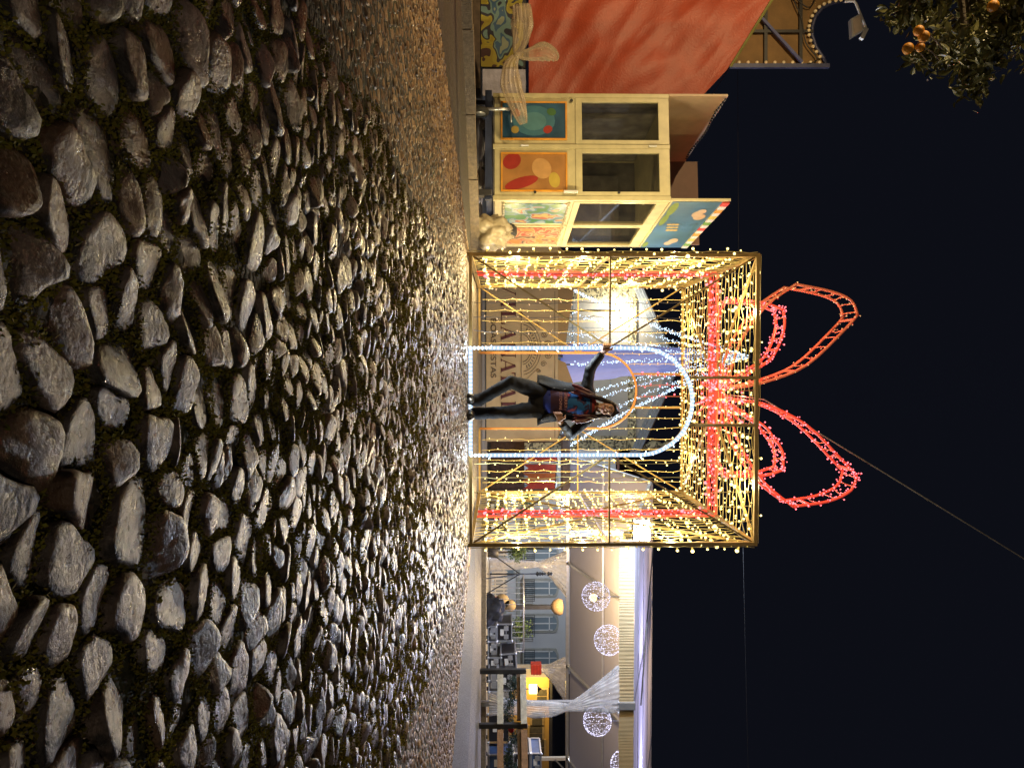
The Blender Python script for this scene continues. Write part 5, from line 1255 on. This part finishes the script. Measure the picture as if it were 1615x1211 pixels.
gt = N_('ShaderNodeMath'); gt.operation = 'COMPARE'; gt.inputs[1].default_value = .66; gt.inputs[2].default_value = .20; L_(mr_.outputs[0], gt.inputs[0])
mx_ = N_('ShaderNodeMix'); mx_.data_type = 'RGBA'; L_(mr_.outputs[0], rp_.inputs[0]); L_(no_.outputs['Fac'], r3.inputs[0]); L_(gt.outputs[0], mx_.inputs[0]); L_(rp_.outputs[0], mx_.inputs[6]); L_(r3.outputs[0], mx_.inputs[7]); L_(mx_.outputs[2], b_.inputs['Base Color'])
swo = fuse(s, 'sweater', sw, per, .009, 3, .002)
lt_ = mat('pink_print', (.75,.42,.42), .7)
text('MERRY', Q(888.5,631,-.122), .030, lt_, swo, 'lettering', .15); text('STITCHMAS', Q(880.5,631,-.122), .030, lt_, swo, 'lettering', .19)
jm = mat('black_jacket', (.0055,.006,.008), .65, 0, .3, 20, .3, 120, spec=.3)
prof_ = [(934,637,.135,.075,.34),(928,635,.195,.095,.30),(912,634,.200,.115,.30),(893,633,.205,.125,.30),(874,632,.225,.130,.30),(858,631,.255,.135,.33),(848,631,.275,.140,.36)]
def jring(v):
    q = v*(len(prof_)-1); i = min(int(q), len(prof_)-2); f = q-i; return [prof_[i][k]+(prof_[i+1][k]-prof_[i][k])*f for k in range(5)]
def jpt(u, v, off):
    px, py, rx, ry, op = jring(v); side = -1 if u < .5 else 1
    a = math.pi*(-.5)+math.pi*op*.62+(2*math.pi-math.pi*op*1.24)*u
    w = 1+(.05*math.sin(a*5+v*6)+.03*math.sin(a*9-v*4))*v
    hem = (10*v**4*(1 if u < .5 else .2))*max(0, -math.sin(a))
    c = Q(px+hem*.6, py, .03); return (c.x+(rx-off)*w*math.cos(a), c.y+(ry-off)*w*math.sin(a), c.z)
jb = MB(); nu_, nv_ = 56, 30
jb.grid(lambda u, v: jpt(u, v, 0), nu_, nv_); jb.grid(lambda u, v: jpt(1-u, v, .014), nu_, nv_)
k0_ = (nu_+1)*(nv_+1)
for i in range(nu_): r_ = nv_*(nu_+1); jb.f.append((r_+i, r_+i+1, k0_+r_+nu_-i-1, k0_+r_+nu_-i))
for q in range(nv_): jb.f.append((q*(nu_+1), (q+1)*(nu_+1), k0_+(q+1)*(nu_+1)+nu_, k0_+q*(nu_+1)+nu_)); jb.f.append(((q+1)*(nu_+1)+nu_, q*(nu_+1)+nu_, k0_+q*(nu_+1), k0_+(q+1)*(nu_+1)))
jk = jb.build('jacket', jm, per, True)
for SH, S_, E_, W_ in ((Q(929,622,.03), SA, EA, WA), (Q(929,652,.03), SB, EB, WB)):
    j = SD(); caps(j, [(SH, (.075,.07)), (S_, .067), (S_.lerp(E_,.6), .056), (E_, .056), (E_.lerp(W_,.5), .047), (W_.lerp(E_,.10), .043)]); fuse(j, 'sleeve', jm, jk, .009, 3, .006)
caps_ = SD(); caps(caps_, [(Q(931,622,.0), (.03,.03)), (Q(936,628,.05), (.03,.03)), (Q(938,640,.07), (.03,.03)), (Q(936,652,.05), (.03,.03)), (Q(931,656,.0), (.03,.03))]); fuse(caps_, 'collar', jm, jk, .008, 2, .002)
for px, py in ((872,612),(889,614),(866,655)): MB().bar(Q(px,py,-.125), Q(px,py,-.137), .011, 12).build('button', M['dark'], jk, True)
hm, nt, b_, N_, L_ = nodes('hair'); b_.inputs['Roughness'].default_value = .42
tc_ = N_('ShaderNodeTexCoord'); sp_ = N_('ShaderNodeSeparateXYZ'); L_(tc_.outputs['Object'], sp_.inputs[0])
mr_ = N_('ShaderNodeMapRange'); mr_.inputs[1].default_value = 1.38; mr_.inputs[2].default_value = 1.12; L_(sp_.outputs[2], mr_.inputs[0])
rp_ = N_('ShaderNodeValToRGB'); rp_.color_ramp.elements[0].color = (.018,.011,.010,1); rp_.color_ramp.elements[1].color = (.16,.025,.045,1); L_(mr_.outputs[0], rp_.inputs[0]); L_(rp_.outputs[0], b_.inputs['Base Color'])
h = SD()
h.ball(HP(0,.028,.034), 1, 20, 14, (.086,.092,.098), ROLL)
for i in range(30):
    sx = -1 if i % 2 else 1; u = random.random(); st_ = HP(sx*random.uniform(.045,.082), random.uniform(-.045,.06), random.uniform(.0,.07))
    mid_ = HP(sx*(.088+.025*u), random.uniform(-.04,.05), -.10); en = Q(random.uniform(898,916), (606 if sx < 0 else 655)+random.uniform(-2,14), random.uniform(-.135,-.10))
    c2 = mid_.lerp(en, .5)+Vector((random.gauss(0,.012), -.01, 0)); r_ = random.uniform(.010,.016); caps(h, [(st_, r_), (mid_, r_), (c2, r_*1.1), (en, r_*.55)])
for i in range(9): a = -1+2*i/8; caps(h, [(HP(.01,-.05,.118-.01*abs(a)), .012), (HP(a*.06,-.065,.085-.02*abs(a)), .011), (HP(a*.083,-.02,.02), .012)])
fuse(h, 'hair', hm, per, .0055, 2, .002)
ey = mat('eye_white', (.7,.68,.66), .2); ir = mat('iris', (.03,.018,.012), .15); lip = mat('lips', (.42,.10,.10), .4); br = mat('brow', (.03,.018,.015), .7)
for sx in (-1, 1):
    e = MB().ball(HP(sx*.031,-.0835,.010), 1, 12, 8, (.0135,.008,.0075), ROLL).build('eye', ey, per, True); MB().ball(HP(sx*.030,-.0905,.010), .0055, 10, 6).build('iris', ir, e, True)
    MB().tube([HP(sx*.014,-.096,.031), HP(sx*.031,-.097,.037), HP(sx*.048,-.088,.031)], .0035, 6).build('brow', br, per, True)
MB().tube([HP(-.021,-.096,-.060), HP(-.006,-.1025,-.058), HP(.006,-.1025,-.058), HP(.021,-.096,-.060)], [.003,.0065,.0065,.003], 8).build('lips', lip, per, True)
shoe = mat('black_leather', (.02,.02,.022), .35)
for A_, rot in ((A1, R(-18)), (A2, R(14))):
    f = SD(); M3 = Matrix.Rotation(rot, 3, 'Z'); c = Vector((A_.x, A_.y, 0))
    def S(x, y, z): return c+M3@Vector((x, y, z))
    caps(f, [(S(0,.03,.055), (.042,.045)), (S(0,-.05,.05), (.044,.045)), (S(0,-.13,.042), (.046,.04)), (S(0,-.17,.036), (.036,.032))]); caps(f, [(S(0,.02,.06), .045), (S(0,.015,.11), .047)])
    o = fuse(f, 'shoe', shoe, per, .008, 2)
    zz = np.zeros(len(o.data.vertices)*3, np.float32); o.data.vertices.foreach_get('co', zz); zz = zz.reshape(-1,3); zz[:,2] = np.maximum(zz[:,2], .004); o.data.vertices.foreach_set('co', zz.ravel()); o.data.update()
    sl_ = MB(); ring = [S(.045*math.cos(a)*(1 if math.sin(a) < 0 else .9), -.065+.14*math.sin(a), .003) for a in [2*math.pi*k/20 for k in range(20)]]
    sl_.prism(ring, (0,0,.022)); sl_.build('sole', M['rubber'], o)
